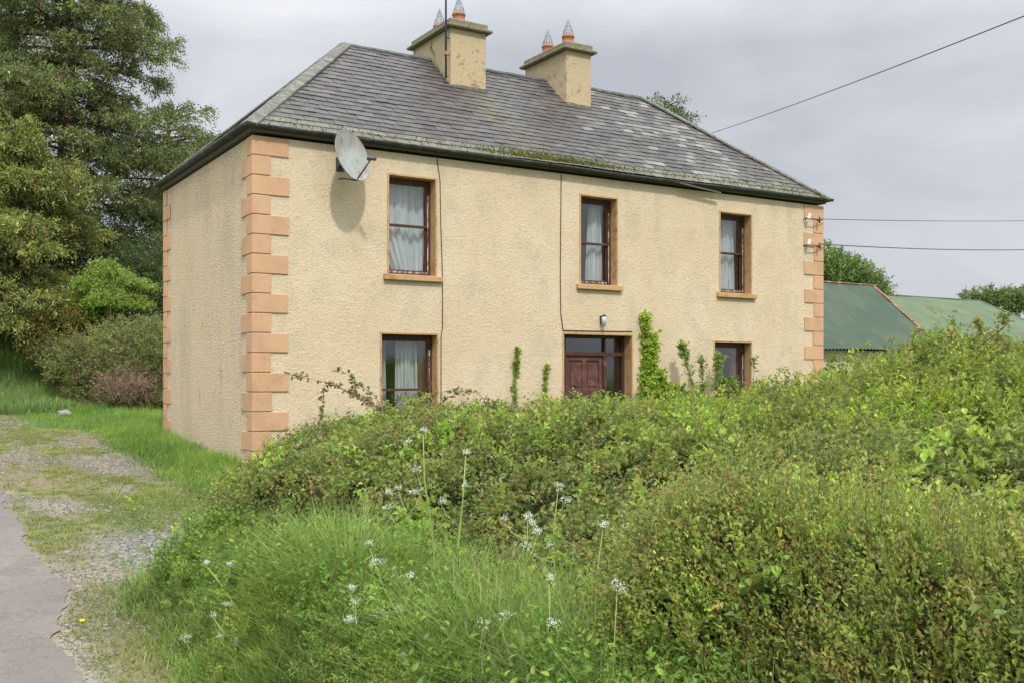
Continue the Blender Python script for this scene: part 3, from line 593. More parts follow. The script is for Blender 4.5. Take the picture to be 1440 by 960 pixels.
# ------------------------------------------------------------------ wires and pole
def cable(name, label, p, q, sag, r=.011):
    p = Vector(p); q = Vector(q); mb = MB(); n = 24
    mb.tube([p + (q - p) * (i / n) - Vector((0, 0, sag * 4 * (i / n) * (1 - i / n))) for i in range(n + 1)], r, 6); o = mb.build(name, M['wire']); tag(o, label, 'wire', 'overhead wires'); return o
pp = at(1640, 40, 341)
cable('overhead_wire', 'upper of the two faint wires leaving the right corner of the house', (13.1, -.14, 5.27), (pp[0], pp[1], 7.95), .12, .008)
cable('overhead_wire', 'lower of the two faint wires leaving the right corner of the house', (13.1, -.14, 4.70), (pp[0], pp[1], 7.0), .25, .012)
a_ = at(860, 46, 225); b_ = at(1560, 11, -25)
cable('overhead_wire', 'dark wire slanting high over the roof towards the top right', a_, b_, .25, .0085)
def util_pole(x, y, z, h, label):
    r = empty('utility_pole', (x, y, z)); tag(r, label, 'pole', 'utility poles'); m = MB(); m.tube([(0, 0, -.3), (0, 0, h)], [.14, .10], 10); m.build('post', M['pole'], r); m = MB(); m.box((-.6, -.05, h - .5), (.6, .05, h - .4)); m.build('crossarm', M['pole'], r)
util_pole(pp[0], pp[1], 0, 8.6, 'wooden pole carrying wires beyond the sheds')

# ------------------------------------------------------------------ thicket in front of the house
def border(v): return -2.25 + .35 * (fbm(v * .8, 0 * v + 2, 31) - .5) * 2 - .62 * np.exp(-((v + 7.3) / 1.5) ** 2) - .25 * sst(-12.0, -13, v)
def H(u, v):
    """top of the overgrowth"""
    u = np.asarray(u, float); v = np.asarray(v, float); b = border(v); t = T(u, v)
    ins_ = u - b
    top = .30 + .84 * sst(0, 2.6, ins_) - .24 * sst(-4.5, -.8, v)
    priv = sst(-11.6, -12.6, v) * (1 - sst(-1.2, -.4, u)); top = top * (1 - priv) + (1.10 * sst(-.12, .6, ins_) + .0) * priv
    nearc = np.exp(-((np.minimum(u - .2, 0)) / 1.2) ** 2)
    top = top - .50 * (1 - sst(-1.0, 1.6, u)) * sst(-7.5, -3.5, v)
    # mound of taller shrubs to the right
    px, py = 3.8, -9.9; qx, qy = 9.5, -12.4; s = np.clip(((u - px) * (qx - px) + (v - py) * (qy - py)) / ((qx - px) ** 2 + (qy - py) ** 2), 0, 1); d = np.hypot(u - px - s * (qx - px), v - py - s * (qy - py)); nearer = (px + s * (qx - px) - u) * F2[0] + (py + s * (qy - py) - v) * F2[1]
    d = d / (1 + .6 * sst(.2, 2.6, nearer))
    top = top + (.72 + .22 * s) * (1 - sst(.3, 2.5, d))
    lump = (fbm(u * 1.1, v * 1.1, 41) - .5) * .5 + (fbm(u * 3.0, v * 3.0, 42, 3) - .5) * .42
    top = top + lump * sst(-.1, .9, ins_) * (1 - .15 * priv)
    top = top + .10 * sst(-2.5, -1, v) * sst(1, 3, u)
    top = top + .38 * np.exp(-((v + 7.4) / 1.6) ** 2) * sst(0, .35, ins_) * (1 - sst(.6, 2.0, ins_))
    fade = sst(-.05, .35, ins_) * (1 - sst(-.25, .05, v) * 1) * (1 - sst(14.5, 16, u))
    return t + (top - 0) * fade
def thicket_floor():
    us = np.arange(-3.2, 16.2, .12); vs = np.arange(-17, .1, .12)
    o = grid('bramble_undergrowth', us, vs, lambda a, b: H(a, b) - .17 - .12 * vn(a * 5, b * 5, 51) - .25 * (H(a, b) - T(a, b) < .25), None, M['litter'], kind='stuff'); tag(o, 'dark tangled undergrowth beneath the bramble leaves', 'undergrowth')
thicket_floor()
def surf_pts(n, ulo, uhi, vlo, vhi, keep, p=1.3, dmin=2.2):
    """random points on the overgrowth's surface, denser near the lane, also on its steep faces"""
    U = []; V = []; k = 0
    while k < n:
        u = rng.uniform(ulo, uhi, n * 3); v = rng.uniform(vlo, vhi, n * 3); e_ = .06
        gx = (H(u + e_, v) - H(u - e_, v)) / (2 * e_); gy = (H(u, v + e_) - H(u, v - e_)) / (2 * e_); ar = np.sqrt(1 + gx ** 2 + gy ** 2)
        d = np.hypot(u - CAM[0], v - CAM[1]); w = np.minimum(ar, 4) / 4 * (dmin / np.maximum(d, dmin)) ** p * keep(u, v)
        ok = rng.random(n * 3) < w; U.append(u[ok]); V.append(v[ok]); k += ok.sum()
    u = np.concatenate(U)[:n]; v = np.concatenate(V)[:n]; e_ = .06
    gx = (H(u + e_, v) - H(u - e_, v)) / (2 * e_); gy = (H(u, v + e_) - H(u, v - e_)) / (2 * e_); Nn = nrm(np.stack([-gx, -gy, np.ones_like(gx)], 1))
    P = np.stack([u, v, H(u, v)], 1); return P, Nn
zone_priv = lambda u, v: sst(-11.7, -12.7, v + 1.2 * (fbm(u * 1.6, v * 1.6, 62) - .5)) * (1 - sst(-1.5, -.6, u + 1.4 * (fbm(u * 1.3, v * 1.3, 63) - .5)))
def md(u, v):
    px, py = 3.8, -9.9; qx, qy = 9.5, -12.4; s = np.clip(((u - px) * (qx - px) + (v - py) * (qy - py)) / ((qx - px) ** 2 + (qy - py) ** 2), 0, 1); return np.hypot(u - px - s * (qx - px), v - py - s * (qy - py))
zone_mound = lambda u, v: 1 - sst(2.2, 4.0, md(u, v) + .8 * (fbm(u * 1.5, v * 1.5, 61) - .5))
covered = lambda u, v: ((u - border(v)) > -.05) * (v < -.15) * (u < 15)
G_OLIVE = [(.115, .145, .035), (.085, .125, .03), (.15, .175, .05), (.065, .09, .03)]
G_FRESH = [(.15, .225, .035), (.105, .185, .03), (.21, .27, .05), (.075, .14, .03)]
G_VINE = [(.15, .20, .04), (.12, .17, .035), (.19, .23, .05)]
G_DARK = [(.06, .095, .03), (.08, .115, .035), (.10, .125, .045), (.115, .09, .055)]
# privet hedge beside the lane
def privet():
    f = Fol((1.75, 1.68, 1.25)); P, Nn = surf_pts(15500, -3, -.6, -16.6, -11.6, zone_priv, .9, 2.4); n = len(P)
    D = nrm(Nn * .55 + np.array([-.12, 0, .95]) + rndunit(n) * .33); L = .10 + .30 * rng.random(n) ** 2.2; P = P - D * .10
    nse = fbm(P[:, 0] * 1.7, P[:, 1] * 1.7, 71)
    for k, (c, w) in enumerate((([(.085, .115, .035), (.115, .14, .045), (.06, .085, .03), (.12, .10, .055)], [.36, .28, .22, .14]), ([(.125, .17, .045), (.16, .19, .055), (.085, .125, .035), (.12, .10, .05)], [.35, .25, .25, .15]))):
        s_ = (nse > .5) == bool(k); f.shoots(P[s_], D[s_], L[s_], 15, .027, .015, c, w, droop=.05, stemw=.0018, stemc=(.13, .09, .06), near=False, tipc=((.22, .22, .07), .8), jitter=.008, out=.62, up=.25)
    o = f.build('privet_hedge', M['leaf']); tag(o, 'dense small leaved dark olive hedge along the lane, bottom right', 'hedge')
privet()
# brambles filling the garden
def brambles():
    f = Fol((1.38, 1.33, 1.15)); keep = lambda u, v: covered(u, v) * (1 - .8 * zone_priv(u, v)) * (1 - .95 * zone_mound(u, v)); P, Nn = surf_pts(24000, -3, 15, -16, -.2, keep, 1.15, 4.0); n = len(P)
    D = nrm(Nn * .6 + np.array([-.1, -.1, .5]) + rndunit(n) * .55); L = .12 + .34 * rng.random(n) ** 1.6; P = P - D * .12
    nse = fbm(P[:, 0] * .9, P[:, 1] * .9, 72) + .12 * rng.normal(size=n) * .6
    # yellower, finer growth towards the lane; darker bramble towards the left and the house
    right = sst(-1.2, 1.0, P[:, 0] * .62 - P[:, 1] * .35 - 3.9) * .0 + sst(.10, .32, ((P[:, 0] - CAM[0]) * R2[0] + (P[:, 1] - CAM[1]) * R2[1]) / ((P[:, 0] - CAM[0]) * F2[0] + (P[:, 1] - CAM[1]) * F2[1]))
    q = nse + (right - .5) * .22
    for lo_, hi_, c, w, ll, lw, tip in ((-9, .46, [(.08, .105, .035), (.115, .135, .045), (.06, .08, .028), (.12, .112, .048)], [.35, .3, .2, .15], .05, .036, ((.19, .165, .07), .6)),
                                       (.46, .56, G_OLIVE, [.3, .3, .25, .15], .046, .032, ((.2, .2, .06), .7)), (.56, 9, [(.175, .205, .05), (.13, .175, .04), (.22, .235, .07), (.09, .12, .035)], [.35, .3, .2, .15], .036, .022, ((.27, .27, .08), .8))):
        s_ = (q > lo_) & (q <= hi_); f.shoots(P[s_], D[s_], L[s_], 12, ll, lw, c, w, droop=.2 + .3 * rng.random(s_.sum()), stemw=.0025, stemc=(.14, .10, .06), tipc=tip, jitter=.022, up=.45)
    o = f.build('bramble_thicket', M['leaf']); tag(o, 'tangled mass of brambles filling the front garden', 'brambles', kind='stuff')
brambles()
def arches():
    f = Fol((1.3, 1.3, 1.2)); keep = lambda u, v: covered(u, v) * (1 - .9 * zone_priv(u, v)); P, Nn = surf_pts(900, -3, 14, -15.5, -.4, keep, .8, 5.0); n = len(P); az = rng.random(n) * 6.28
    D = nrm(np.stack([np.cos(az) * .55, np.sin(az) * .55, .75 + .4 * rng.random(n)], 1)); P[:, 2] -= .08; L = .35 + .55 * rng.random(n) ** 1.6
    for c, m in ((G_OLIVE, rng.random(n) < .6),): 
        for mm, cc, tip in ((m, c, ((.2, .19, .07), .8)), (~m, G_VINE, ((.3, .3, .08), .6))): f.shoots(P[mm], D[mm], L[mm], 22, .05, .03, cc, None, droop=.35 + .35 * rng.random(mm.sum()), stemw=.0035, stemc=(.16, .13, .07), tipc=tip, jitter=.012, up=.5)
    P, Nn = surf_pts(2600, -3, 14, -15.5, -.4, lambda u, v: keep(u, v) * sst(.53, .62, fbm(u * 1.0 + 9, v * 1.0, 64)), .9, 4.5); n = len(P); D = nrm(Nn * .5 + np.array([0, 0, .6]) + rndunit(n) * .5); P = P - D * .15
    f.shoots(P, D, .2 + .3 * rng.random(n), 12, .085, .05, [(.13, .19, .035), (.10, .155, .03), (.17, .22, .05)], None, droop=.3, stemw=.004, stemc=(.18, .16, .07), tipc=((.24, .25, .07), .6), jitter=.02, up=.6)
    o = f.build('bramble_canes', M['leaf']); tag(o, 'long leafy bramble canes arching out of the thicket', 'brambles', kind='stuff')
def mound():
    f = Fol((1.14, 1.04, .88)); P, Nn = surf_pts(13000, -1.5, 13, -15.5, -6, lambda u, v: covered(u, v) * zone_mound(u, v), 1.0, 5.0); n = len(P)
    D = nrm(Nn * .6 + np.array([-.1, -.1, .8]) + rndunit(n) * .5); L = .15 + .35 * rng.random(n) ** 1.7; P = P - D * .16; nse = fbm(P[:, 0] * 1.2, P[:, 1] * 1.2, 73)
    for lo_, hi_, c in ((-9, .45, G_OLIVE), (.45, 9, G_FRESH)):
        s_ = (nse > lo_) & (nse <= hi_); f.shoots(P[s_], D[s_], L[s_], 14, .055, .028, c, [.3, .3, .25, .15], droop=.25, stemw=.003, stemc=(.2, .18, .08), tipc=((.27, .22, .08), .7), jitter=.02, up=.4)
    o = f.build('elder_shrub', M['leaf']); tag(o, 'tall fresh green overgrown shrub mound at the right, in front of the sheds', 'shrub')
mound()
arches()

# ------------------------------------------------------------------ single plants reaching out of the thicket
def leafy_stems(name, label, cat, paths, ll, lw, cols, dens=60, mat_stem='twig', group=None, stemr=.006, stemc=(.11, .085, .05), out=.8, spread=.02, sub=.0):
    r = empty(name, paths[0][0]); tag(r, label, cat, group); o = Vector(paths[0][0]); st = MB(); f = Fol()
    for pts in paths:
        pts = [Vector(p) for p in pts]; m = 14; fine = []
        for i in range(m * (len(pts) - 1) + 1):      # Catmull-Rom
            t = i / m; k = min(int(t), len(pts) - 2); t -= k; p0, p1, p2, p3 = pts[max(k - 1, 0)], pts[k], pts[k + 1], pts[min(k + 2, len(pts) - 1)]
            fine.append(.5 * ((2 * p1) + (p2 - p0) * t + (2 * p0 - 5 * p1 + 4 * p2 - p3) * t * t + (3 * p1 - p0 - 3 * p2 + p3) * t ** 3))
        st.tube([p - o for p in fine], [stemr * (1 - .75 * i / len(fine)) for i in range(len(fine))], 5)
        L = sum((fine[i + 1] - fine[i]).length for i in range(len(fine) - 1)); n = int(L * dens); idx = rng.integers(1, len(fine) - 1, n); FF = np.array([tuple(p - o) for p in fine])
        P = FF[idx] + (FF[idx + 1] - FF[idx]) * rng.random((n, 1)) + rng.normal(size=(n, 3)) * spread * .2; dd = nrm(FF[idx + 1] - FF[idx - 1]); D = nrm(rndunit(n) * out + dd * .4 + [0, 0, .25])
        f.shoots(P, D, (.3 + .7 * rng.random(n)) * (spread + .02), 4, ll, lw, cols, None, droop=.1, stemw=.0015, near=True, jitter=.008, up=.5)
    st.build('stem', M['bark'] if mat_stem == 'twig' else M[mat_stem], r); f.build('foliage', M['leaf'], r)
    return r
# climbing plant right of the door: leaves hug the wall
leafy_stems('climbing_vine', 'tall yellow green climber on the wall just right of the door', 'vine',
    [[(8.2, -.12, .3), (8.15, -.08, 1.3), (8.12, -.06, 2.0), (8.1, -.05, 2.9)], [(8.3, -.14, .3), (8.3, -.08, 1.2), (8.25, -.06, 1.8), (8.34, -.05, 2.45)], [(8.2, -.14, .3), (8.05, -.08, 1.1), (8.12, -.06, 1.7)], [(8.3, -.2, .3), (8.55, -.1, 1.0), (8.5, -.06, 1.75)], [(8.3, -.2, .4), (8.75, -.12, 1.0), (8.8, -.1, 1.4)], [(8.3, -.2, .4), (8.45, -.12, 1.0), (8.35, -.1, 1.5)], [(8.3, -.2, .4), (8.95, -.14, .9), (9.15, -.12, 1.25)], [(8.3, -.2, .4), (8.62, -.16, .9), (8.62, -.12, 1.45)]],
    .08, .06, [(.22, .29, .045), (.17, .24, .04), (.27, .33, .06)], 170, spread=.16, out=.9)
leafy_stems('vine_shoot', 'upright green shoot against the wall, tallest between left window and door', 'vine', [[(5.0, -.1, .8), (4.98, -.06, 1.4), (5.02, -.05, 1.9), (5.04, -.05, 2.2)]], .055, .04, [(.20, .26, .05), (.16, .21, .04)], 90, spread=.06, group='vine shoots on the front wall')
leafy_stems('vine_shoot', 'shorter green shoot against the wall close to the left of the door', 'vine', [[(5.68, -.1, .8), (5.66, -.06, 1.4), (5.72, -.05, 1.9)]], .055, .04, [(.20, .26, .05), (.16, .21, .04)], 90, spread=.06, group='vine shoots on the front wall')
def elder(name, label, base, paths, cols, ll=.075, lw=.04, dens=34):
    bx, by, bz = base; leafy_stems(name, label, 'shrub', [[(bx + a, by + b, bz + c) for a, b, c in p] for p in paths], ll, lw, cols, dens, spread=.14, stemr=.012)
elder('wall_shrub', 'airy leafy shrub against the wall between the climber and right window', (9.2, -.5, .3),
      [[(0, 0, 0), (-.1, 0, .9), (-.35, .1, 1.75), (-.42, .1, 2.0)], [(0, 0, 0), (.05, 0, .9), (.1, .1, 1.75)], [(.1, 0, 0), (.3, 0, .8), (.55, .1, 1.55), (.6, .1, 1.8)], [(.1, 0, 0), (.5, 0, .8), (.95, .1, 1.3)], [(0, 0, 0), (-.2, 0, .6), (-.5, .1, 1.2)]], [(.16, .22, .05), (.11, .16, .04), (.2, .25, .07)], dens=95)
elder('window_shrub', 'slender shrub rising in front of the right downstairs window', (10.7, -.5, .3), [[(0, 0, 0), (0, 0, .9), (.08, .1, 1.75)], [(0, 0, 0), (-.3, 0, .8), (-.45, .1, 1.35)], [(.0, 0, 0), (.25, 0, .7), (.35, .1, 1.3)]], [(.14, .19, .06), (.1, .13, .05)], dens=45)
def spray(label, px, group='arching bramble sprays', dens=26, cols=[(.10, .12, .04), (.14, .15, .05), (.15, .11, .06)], ll=.06, lw=.042):
    leafy_stems('bramble_spray', label, 'bramble', [[at(*(px[0][0] if k == 0 else p)) for k, p in enumerate(q)] for q in px], ll, lw, cols, dens, group=group, spread=.055, stemr=.006)
# (x, depth, y) survey points
spray('long arching bramble spray reaching left across the front quoins', [[(560, 14.5, 590), (520, 14.6, 565), (470, 14.7, 541), (405, 14.8, 526)], [(560, 14.5, 590), (505, 14.5, 560), (495, 14.6, 530), (470, 14.7, 520)], [(466, 14.7, 541), (466, 14.7, 541), (455, 14.7, 570), (452, 14.7, 600)]])
spray('bramble spray arching over the sill of the left downstairs window', [[(600, 16, 600), (622, 16, 565), (660, 16, 550), (705, 16, 575)], [(610, 16, 580), (598, 16, 560), (650, 16, 545)]])
spray('low bramble sprays in front of the left downstairs window', [[(540, 15, 610), (560, 15, 575), (600, 15, 562)], [(510, 15, 600), (530, 15, 560), (500, 15, 540)], [(590, 15, 600), (620, 15, 590), (650, 15, 600)]])
spray('feathery sprigs standing up between the door and the wall shrub', [[(900, 17, 600), (905, 17, 560), (915, 17, 535)], [(940, 17, 600), (950, 17, 560), (965, 17, 535)], [(860, 17, 590), (855, 17, 570), (840, 17, 560)]], cols=G_VINE)
spray('wispy stems rising by the right corner quoins above the green mound', [[(1110, 14, 590), (1116, 14, 560), (1122, 14, 548)], [(1150, 13, 570), (1160, 13, 530), (1172, 13, 500)], [(1085, 15, 590), (1080, 15, 560), (1070, 15, 550)]], cols=G_OLIVE)
spray('reddish sprigs topping the green mound at the far right', [[(1330, 10, 520), (1336, 10, 480), (1345, 10, 455)], [(1420, 9.5, 500), (1412, 9.5, 460), (1405, 9.5, 445)], [(1280, 10, 520), (1285, 10, 490), (1290, 10, 462)], [(1380, 10, 500), (1378, 10, 470), (1370, 10, 452)]], cols=[(.19, .16, .06), (.15, .17, .05)])
spray('bright broad leaved sprig poking out of the dark hedge', [[(1090, 4.05, 850), (1092, 4.0, 815), (1112, 3.95, 795)], [(1090, 4.05, 850), (1080, 4.0, 812), (1068, 3.95, 795)]], cols=[(.17, .25, .05), (.14, .2, .04)], ll=.05, lw=.045, dens=30)

# dry stalks and canes lying over the brambles
def canes():
    mb = MB()
    for i in range(260):
        if i < 110: x, y, _ = at(random.gauss(985, 65), random.uniform(4.7, 6.2)); u, v = x, y; az = random.gauss(-.55, .35)
        else: u = random.uniform(-2.0, 6); v = random.uniform(-13.5, -5); az = random.uniform(-3, 3)
        L = random.uniform(.12, .42); c = random.gauss(0, 1.2); pts = []
        for k in range(7):
            t = k / 6; a_ = az + c * t; uu = u + L * t * math.cos(a_); vv = v + L * t * math.sin(a_); pts.append((uu, vv, float(H(uu, vv)) + .03 + .10 * math.sin(t * 3.0) * (i % 3) / 2 - .05 * t))
        mb.tube(pts, [.0026 * (1 - .7 * k / 6) for k in range(7)], 4)
    o = mb.build('dry_canes', M['dry']); tag(o, 'straw coloured dead canes lying across the brambles', 'dead stems', kind='stuff')
canes()

# ------------------------------------------------------------------ grass
GR = [(.115, .18, .045), (.15, .215, .055), (.085, .14, .036), (.19, .225, .075), (.24, .22, .12)]
def grass(name, label, gen, n, lmin, lmax, w, cols=GR, weights=None, lean=.55, lenf=None, wind=(.12, -.1)):
    u, v = gen(n); k = len(u); P = np.stack([u, v, T(u, v) - .01], 1); L = rng.uniform(lmin, lmax, k) * (.75 + .5 * fbm(u * 1.5, v * 1.5, 83))
    if lenf is not None: L = L * lenf(u, v) * (.55 + .9 * fbm(u * 4.5, v * 4.5, 88, 3))
    base = pal(k, cols, weights, .15) * GAIN * .85; pn = fbm(u * 1.1, v * 1.1, 84)[:, None]; base = base * (1 + .5 * (pn - .5)) + np.array([.035, .025, 0]) * sst(.5, .66, pn)
    f = Fol(); blades(f, P, L, np.full(k, w) * (.6 + .8 * rng.random(k)), np.clip(base, .01, .8), lean, wind); o = f.build(name, M['grass']); tag(o, label, 'grass', kind='stuff'); return o
def rej(ul, uh, vl, vh, dens):
    def g(n):
        u = rng.uniform(ul, uh, n); v = rng.uniform(vl, vh, n); ok = rng.random(n) < dens(u, v); return u[ok], v[ok]
    return g
vedge = lambda v: -3.45 + .28 * (fbm(v * 1.1, 0 * v + 1, 85) - .5) * 2 - .35 * sst(-8, -11, v)
def vd(u, v):
    inb = np.clip((u - vedge(v)) / .45, 0, 1); return inb ** 1.3 * (1 - sst(.15, .65, u - border(v))) * (1 - sst(-6.9, -6.0, v + .5 * (vn(u * 2, v * 2, 7) - .5)))
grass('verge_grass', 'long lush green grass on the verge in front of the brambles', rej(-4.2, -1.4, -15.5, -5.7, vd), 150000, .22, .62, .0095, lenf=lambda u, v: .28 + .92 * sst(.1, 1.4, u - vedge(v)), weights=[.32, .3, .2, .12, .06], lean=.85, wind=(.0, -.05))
def yd(u, v):
    side = sst(-1.55, -.7, u + .5 * (fbm(u * 2, v * .8, 86) - .5)) * (u < -.03) * sst(-1.6, -.8, v) * (v < 9); back = sst(8.0, 9.5, v) * sst(-2.6, -1, u) * (u < 1) * (v < 13.5)
    return np.clip(side + back * .8, 0, 1)
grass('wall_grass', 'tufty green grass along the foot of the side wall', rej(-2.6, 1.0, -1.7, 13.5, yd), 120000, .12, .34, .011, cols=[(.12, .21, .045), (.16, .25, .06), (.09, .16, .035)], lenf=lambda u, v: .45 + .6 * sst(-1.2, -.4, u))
grass('bank_grass', 'long pale green grass on the bank beyond the yard', rej(-5, 4, 12.6, 22, lambda u, v: sst(12.9, 14, v + (vn(u, v, 3) - .5)) * sst(-4.8, -4, u)), 110000, .18, .5, .016, cols=[(.15, .23, .085), (.19, .27, .11), (.12, .18, .06)], lean=.5)
def pd(u, v):
    n2 = fbm(u * 1.7, v * .9, 9, 5); n3 = vn(u * 9, v * 9, 14)
    m = sst(.46, .66, n2) * sst(.25, .75, n3) ; strip = np.exp(-((u + 3.45) / .42) ** 2) * (1 - sst(-6.6, -5.2, v)) * 1.6 * (.45 + .55 * n3) + .5 * np.exp(-((u + 2.6) / .35) ** 2) * sst(-1, 1, v) * n3
    return np.clip(m * .85 + strip + .16 * sst(.3, .8, n3) + .5 * sst(-3.0, -2.4, u) * (1 - sst(-1.0, 0, v)), 0, 1) * (u > edge(v) + .05) * (v < 13.2) * (1 - np.exp(-(((u + 2.35) / .75) ** 2 + ((v + 4.6) / 1.2) ** 2) ** 2))
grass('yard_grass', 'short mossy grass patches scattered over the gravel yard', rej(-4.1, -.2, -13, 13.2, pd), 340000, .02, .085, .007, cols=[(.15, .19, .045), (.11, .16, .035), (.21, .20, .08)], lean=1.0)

# pebbles
def pebbles():
    n = 90000; u = rng.uniform(-4.15, -.4, n); v = rng.uniform(-8.5, 13, n); n1 = fbm(u * .9, v * .35, 8, 5); n2 = fbm(u * 1.7, v * .9, 9, 5)
    bl = np.exp(-(((u + 2.35) / .8) ** 2 + ((v + 4.6) / 1.25) ** 2) ** 2); w = np.clip((1 - sst(.42, .6, n1)) * (1 - sst(.5, .6, n2)) * .45 + bl * 1.0 + .10, 0, 1) * (u > edge(v) + .02)
    ok = rng.random(n) < w; u = u[ok]; v = v[ok]; k = len(u); s = (.006 + .022 * rng.random(k) ** 2.5)[:, None, None]; base = np.array([[1, 0, 0], [-1, 0, 0], [0, 1, 0], [0, -1, 0], [0, 0, 1], [0, 0, -1.]])
    pts = base[None] * (.6 + .7 * rng.random((k, 6, 1))) + rng.normal(size=(k, 6, 3)) * .16; pts[..., 2] *= .6; V = pts * s + np.stack([u, v, T(u, v) + .004], 1)[:, None]
    Fb = np.array([[0, 2, 4], [2, 1, 4], [1, 3, 4], [3, 0, 4], [2, 0, 5], [1, 2, 5], [3, 1, 5], [0, 3, 5]]); F = (np.arange(k)[:, None, None] * 6 + Fb[None]).reshape(-1, 3)
    C = pal(k, [(.21, .20, .18), (.28, .27, .25), (.14, .135, .125), (.20, .17, .125)], None, .1); o = np_mesh('gravel', V.reshape(-1, 3), F, np.repeat(C, 6, 0), M['pebble']); tag(o, 'loose grey stones scattered over the yard beside the lane', 'gravel', kind='stuff')
pebbles()
def rock(name, label, p, s, m, seed):
    bm = bmesh.new(); bmesh.ops.create_icosphere(bm, subdivisions=3, radius=1)
    for v in bm.verts:
        q = v.co.copy(); v.co *= 1 + .45 * (mnoise.noise(q * 1.2 + Vector((seed, 0, 0)))) + .12 * mnoise.noise(q * 4 + Vector((seed, 3, 0))); v.co = Vector((v.co.x * s[0], v.co.y * s[1], v.co.z * s[2]))
    me = bpy.data.meshes.new(name); bm.to_mesh(me); bm.free(); o = link(name, me, m); o.location = p; tag(o, label, 'rock'); return o
x, y, _ = at(91, 26.5); rock('boulder', 'pale stone lying at the grassy edge behind the yard', (x, y, float(T(x, y)) + .1), (.17, .14, .10), M['stone'], 3)
x, y, _ = at(175, 25.0)
def dandelion():
    x, y, _ = at(114, 8.6); z = float(T(x, y)); r = empty('dandelion', (x, y, z)); tag(r, 'single yellow flower at the edge of the tarmac lane', 'flower')
    s = MB(); s.tube([(0, 0, -.02), (.01, 0, .07)], .003, 5); s.build('stem', M['stalk'], r); f = MB()
    f.lathe([(.001, .085), (.015, .088), (.026, .08), (.02, .07), (.001, .066)], 14, Matrix.Translation((.01, 0, 0))); f.build('flower_head', M['yellow'], r)
dandelion()

# ------------------------------------------------------------------ cow parsley
def parsley(label, x, D, ytop, tilt, heads, seed, leafn=26):
    thick = 2.0 if 'tall' in label or 'slanting' in label or 'bending' in label else 1.15
    rs = random.Random(seed); tx, ty, tz = at(x, D, ytop); bz = float(T(tx, ty)); h = tz - bz; base = Vector((tx - tilt[0], ty - tilt[1], bz)); r = empty('cow_parsley', base); tag(r, label, 'wild flower', 'cow parsley in the verge')
    st = MB(); fl = Fol(); top = Vector((tilt[0], tilt[1], h)); P0 = Vector((0, 0, 0)); c1 = Vector((tilt[0] * .25, tilt[1] * .25, h * .55))
    wob = Vector((rs.uniform(-.03, .03), rs.uniform(-.03, .03), 0)); main = [P0, c1 * .5 + wob, c1, (c1 + top) / 2 - wob * .7, top]; st.tube(main, [thick * q for q in (.0042, .0038, .0032, .0025, .0016)], 6)
    um = []
    for k in range(heads):
        t = rs.uniform(.5, .9); b = main[2] + (top - main[2]) * ((t - .5) / .5); az = rs.uniform(0, 6.28); q = b + Vector((math.cos(az) * rs.uniform(.07, .18), math.sin(az) * rs.uniform(.07, .18), rs.uniform(.06, .17))); st.tube([b, (b + q) / 2 + Vector((math.cos(az), math.sin(az), -.3)) * .02, q], [.003, .0025, .0015], 5); um.append(q)
    um.append(top); fm = Fol()
    for q in um:
        m = rs.randint(8, 13); R_ = rs.uniform(.018, .038); nx = Vector((rs.uniform(-.5, .2), rs.uniform(-.9, -.1), 1)).normalized(); ax = nx.orthogonal().normalized(); ay = nx.cross(ax)
        for i in range(m):
            a = 2.4 * i + rs.uniform(-.4, .4); rr = R_ * math.sqrt((i + .5) / m) * rs.uniform(.8, 1.2); e_ = q + (ax * math.cos(a) + ay * math.sin(a)) * rr + nx * (.035 + rs.uniform(-.01, .008) - rr * rr * 7); st.tube([q, e_], .0007, 3)
            k = rs.randint(4, 9); PP = np.array(e_)[None] + rng.normal(size=(k, 3)) * .006; fm.add(leaf_quads(PP, rndunit(k), rndunit(k) + [0, -.3, .8], np.full(k, .006), np.full(k, .005), np.full((k, 3), .7)))
    st.build('stem', M['stalk'], r); fm.build('blossom', M['flower'], r)
    n = leafn; hh = rng.random(n) ** 1.3 * h * .75; P = np.stack([np.interp(hh, [0, h], [0, tilt[0]]) + rng.normal(size=n) * .01, np.interp(hh, [0, h], [0, tilt[1]]) + rng.normal(size=n) * .01, hh], 1)
    az = rng.random(n) * 6.28; D_ = nrm(np.stack([np.cos(az), np.sin(az), .6 + 0 * az], 1)); fl.shoots(P, D_, .1 + .14 * rng.random(n), 22, .028, .009, [(.12, .21, .045), (.16, .25, .05)], None, droop=.4, stemw=.0015, stemc=(.16, .24, .06), jitter=.012, out=.9, up=.5); fl.build('foliage', M['leaf'], r)
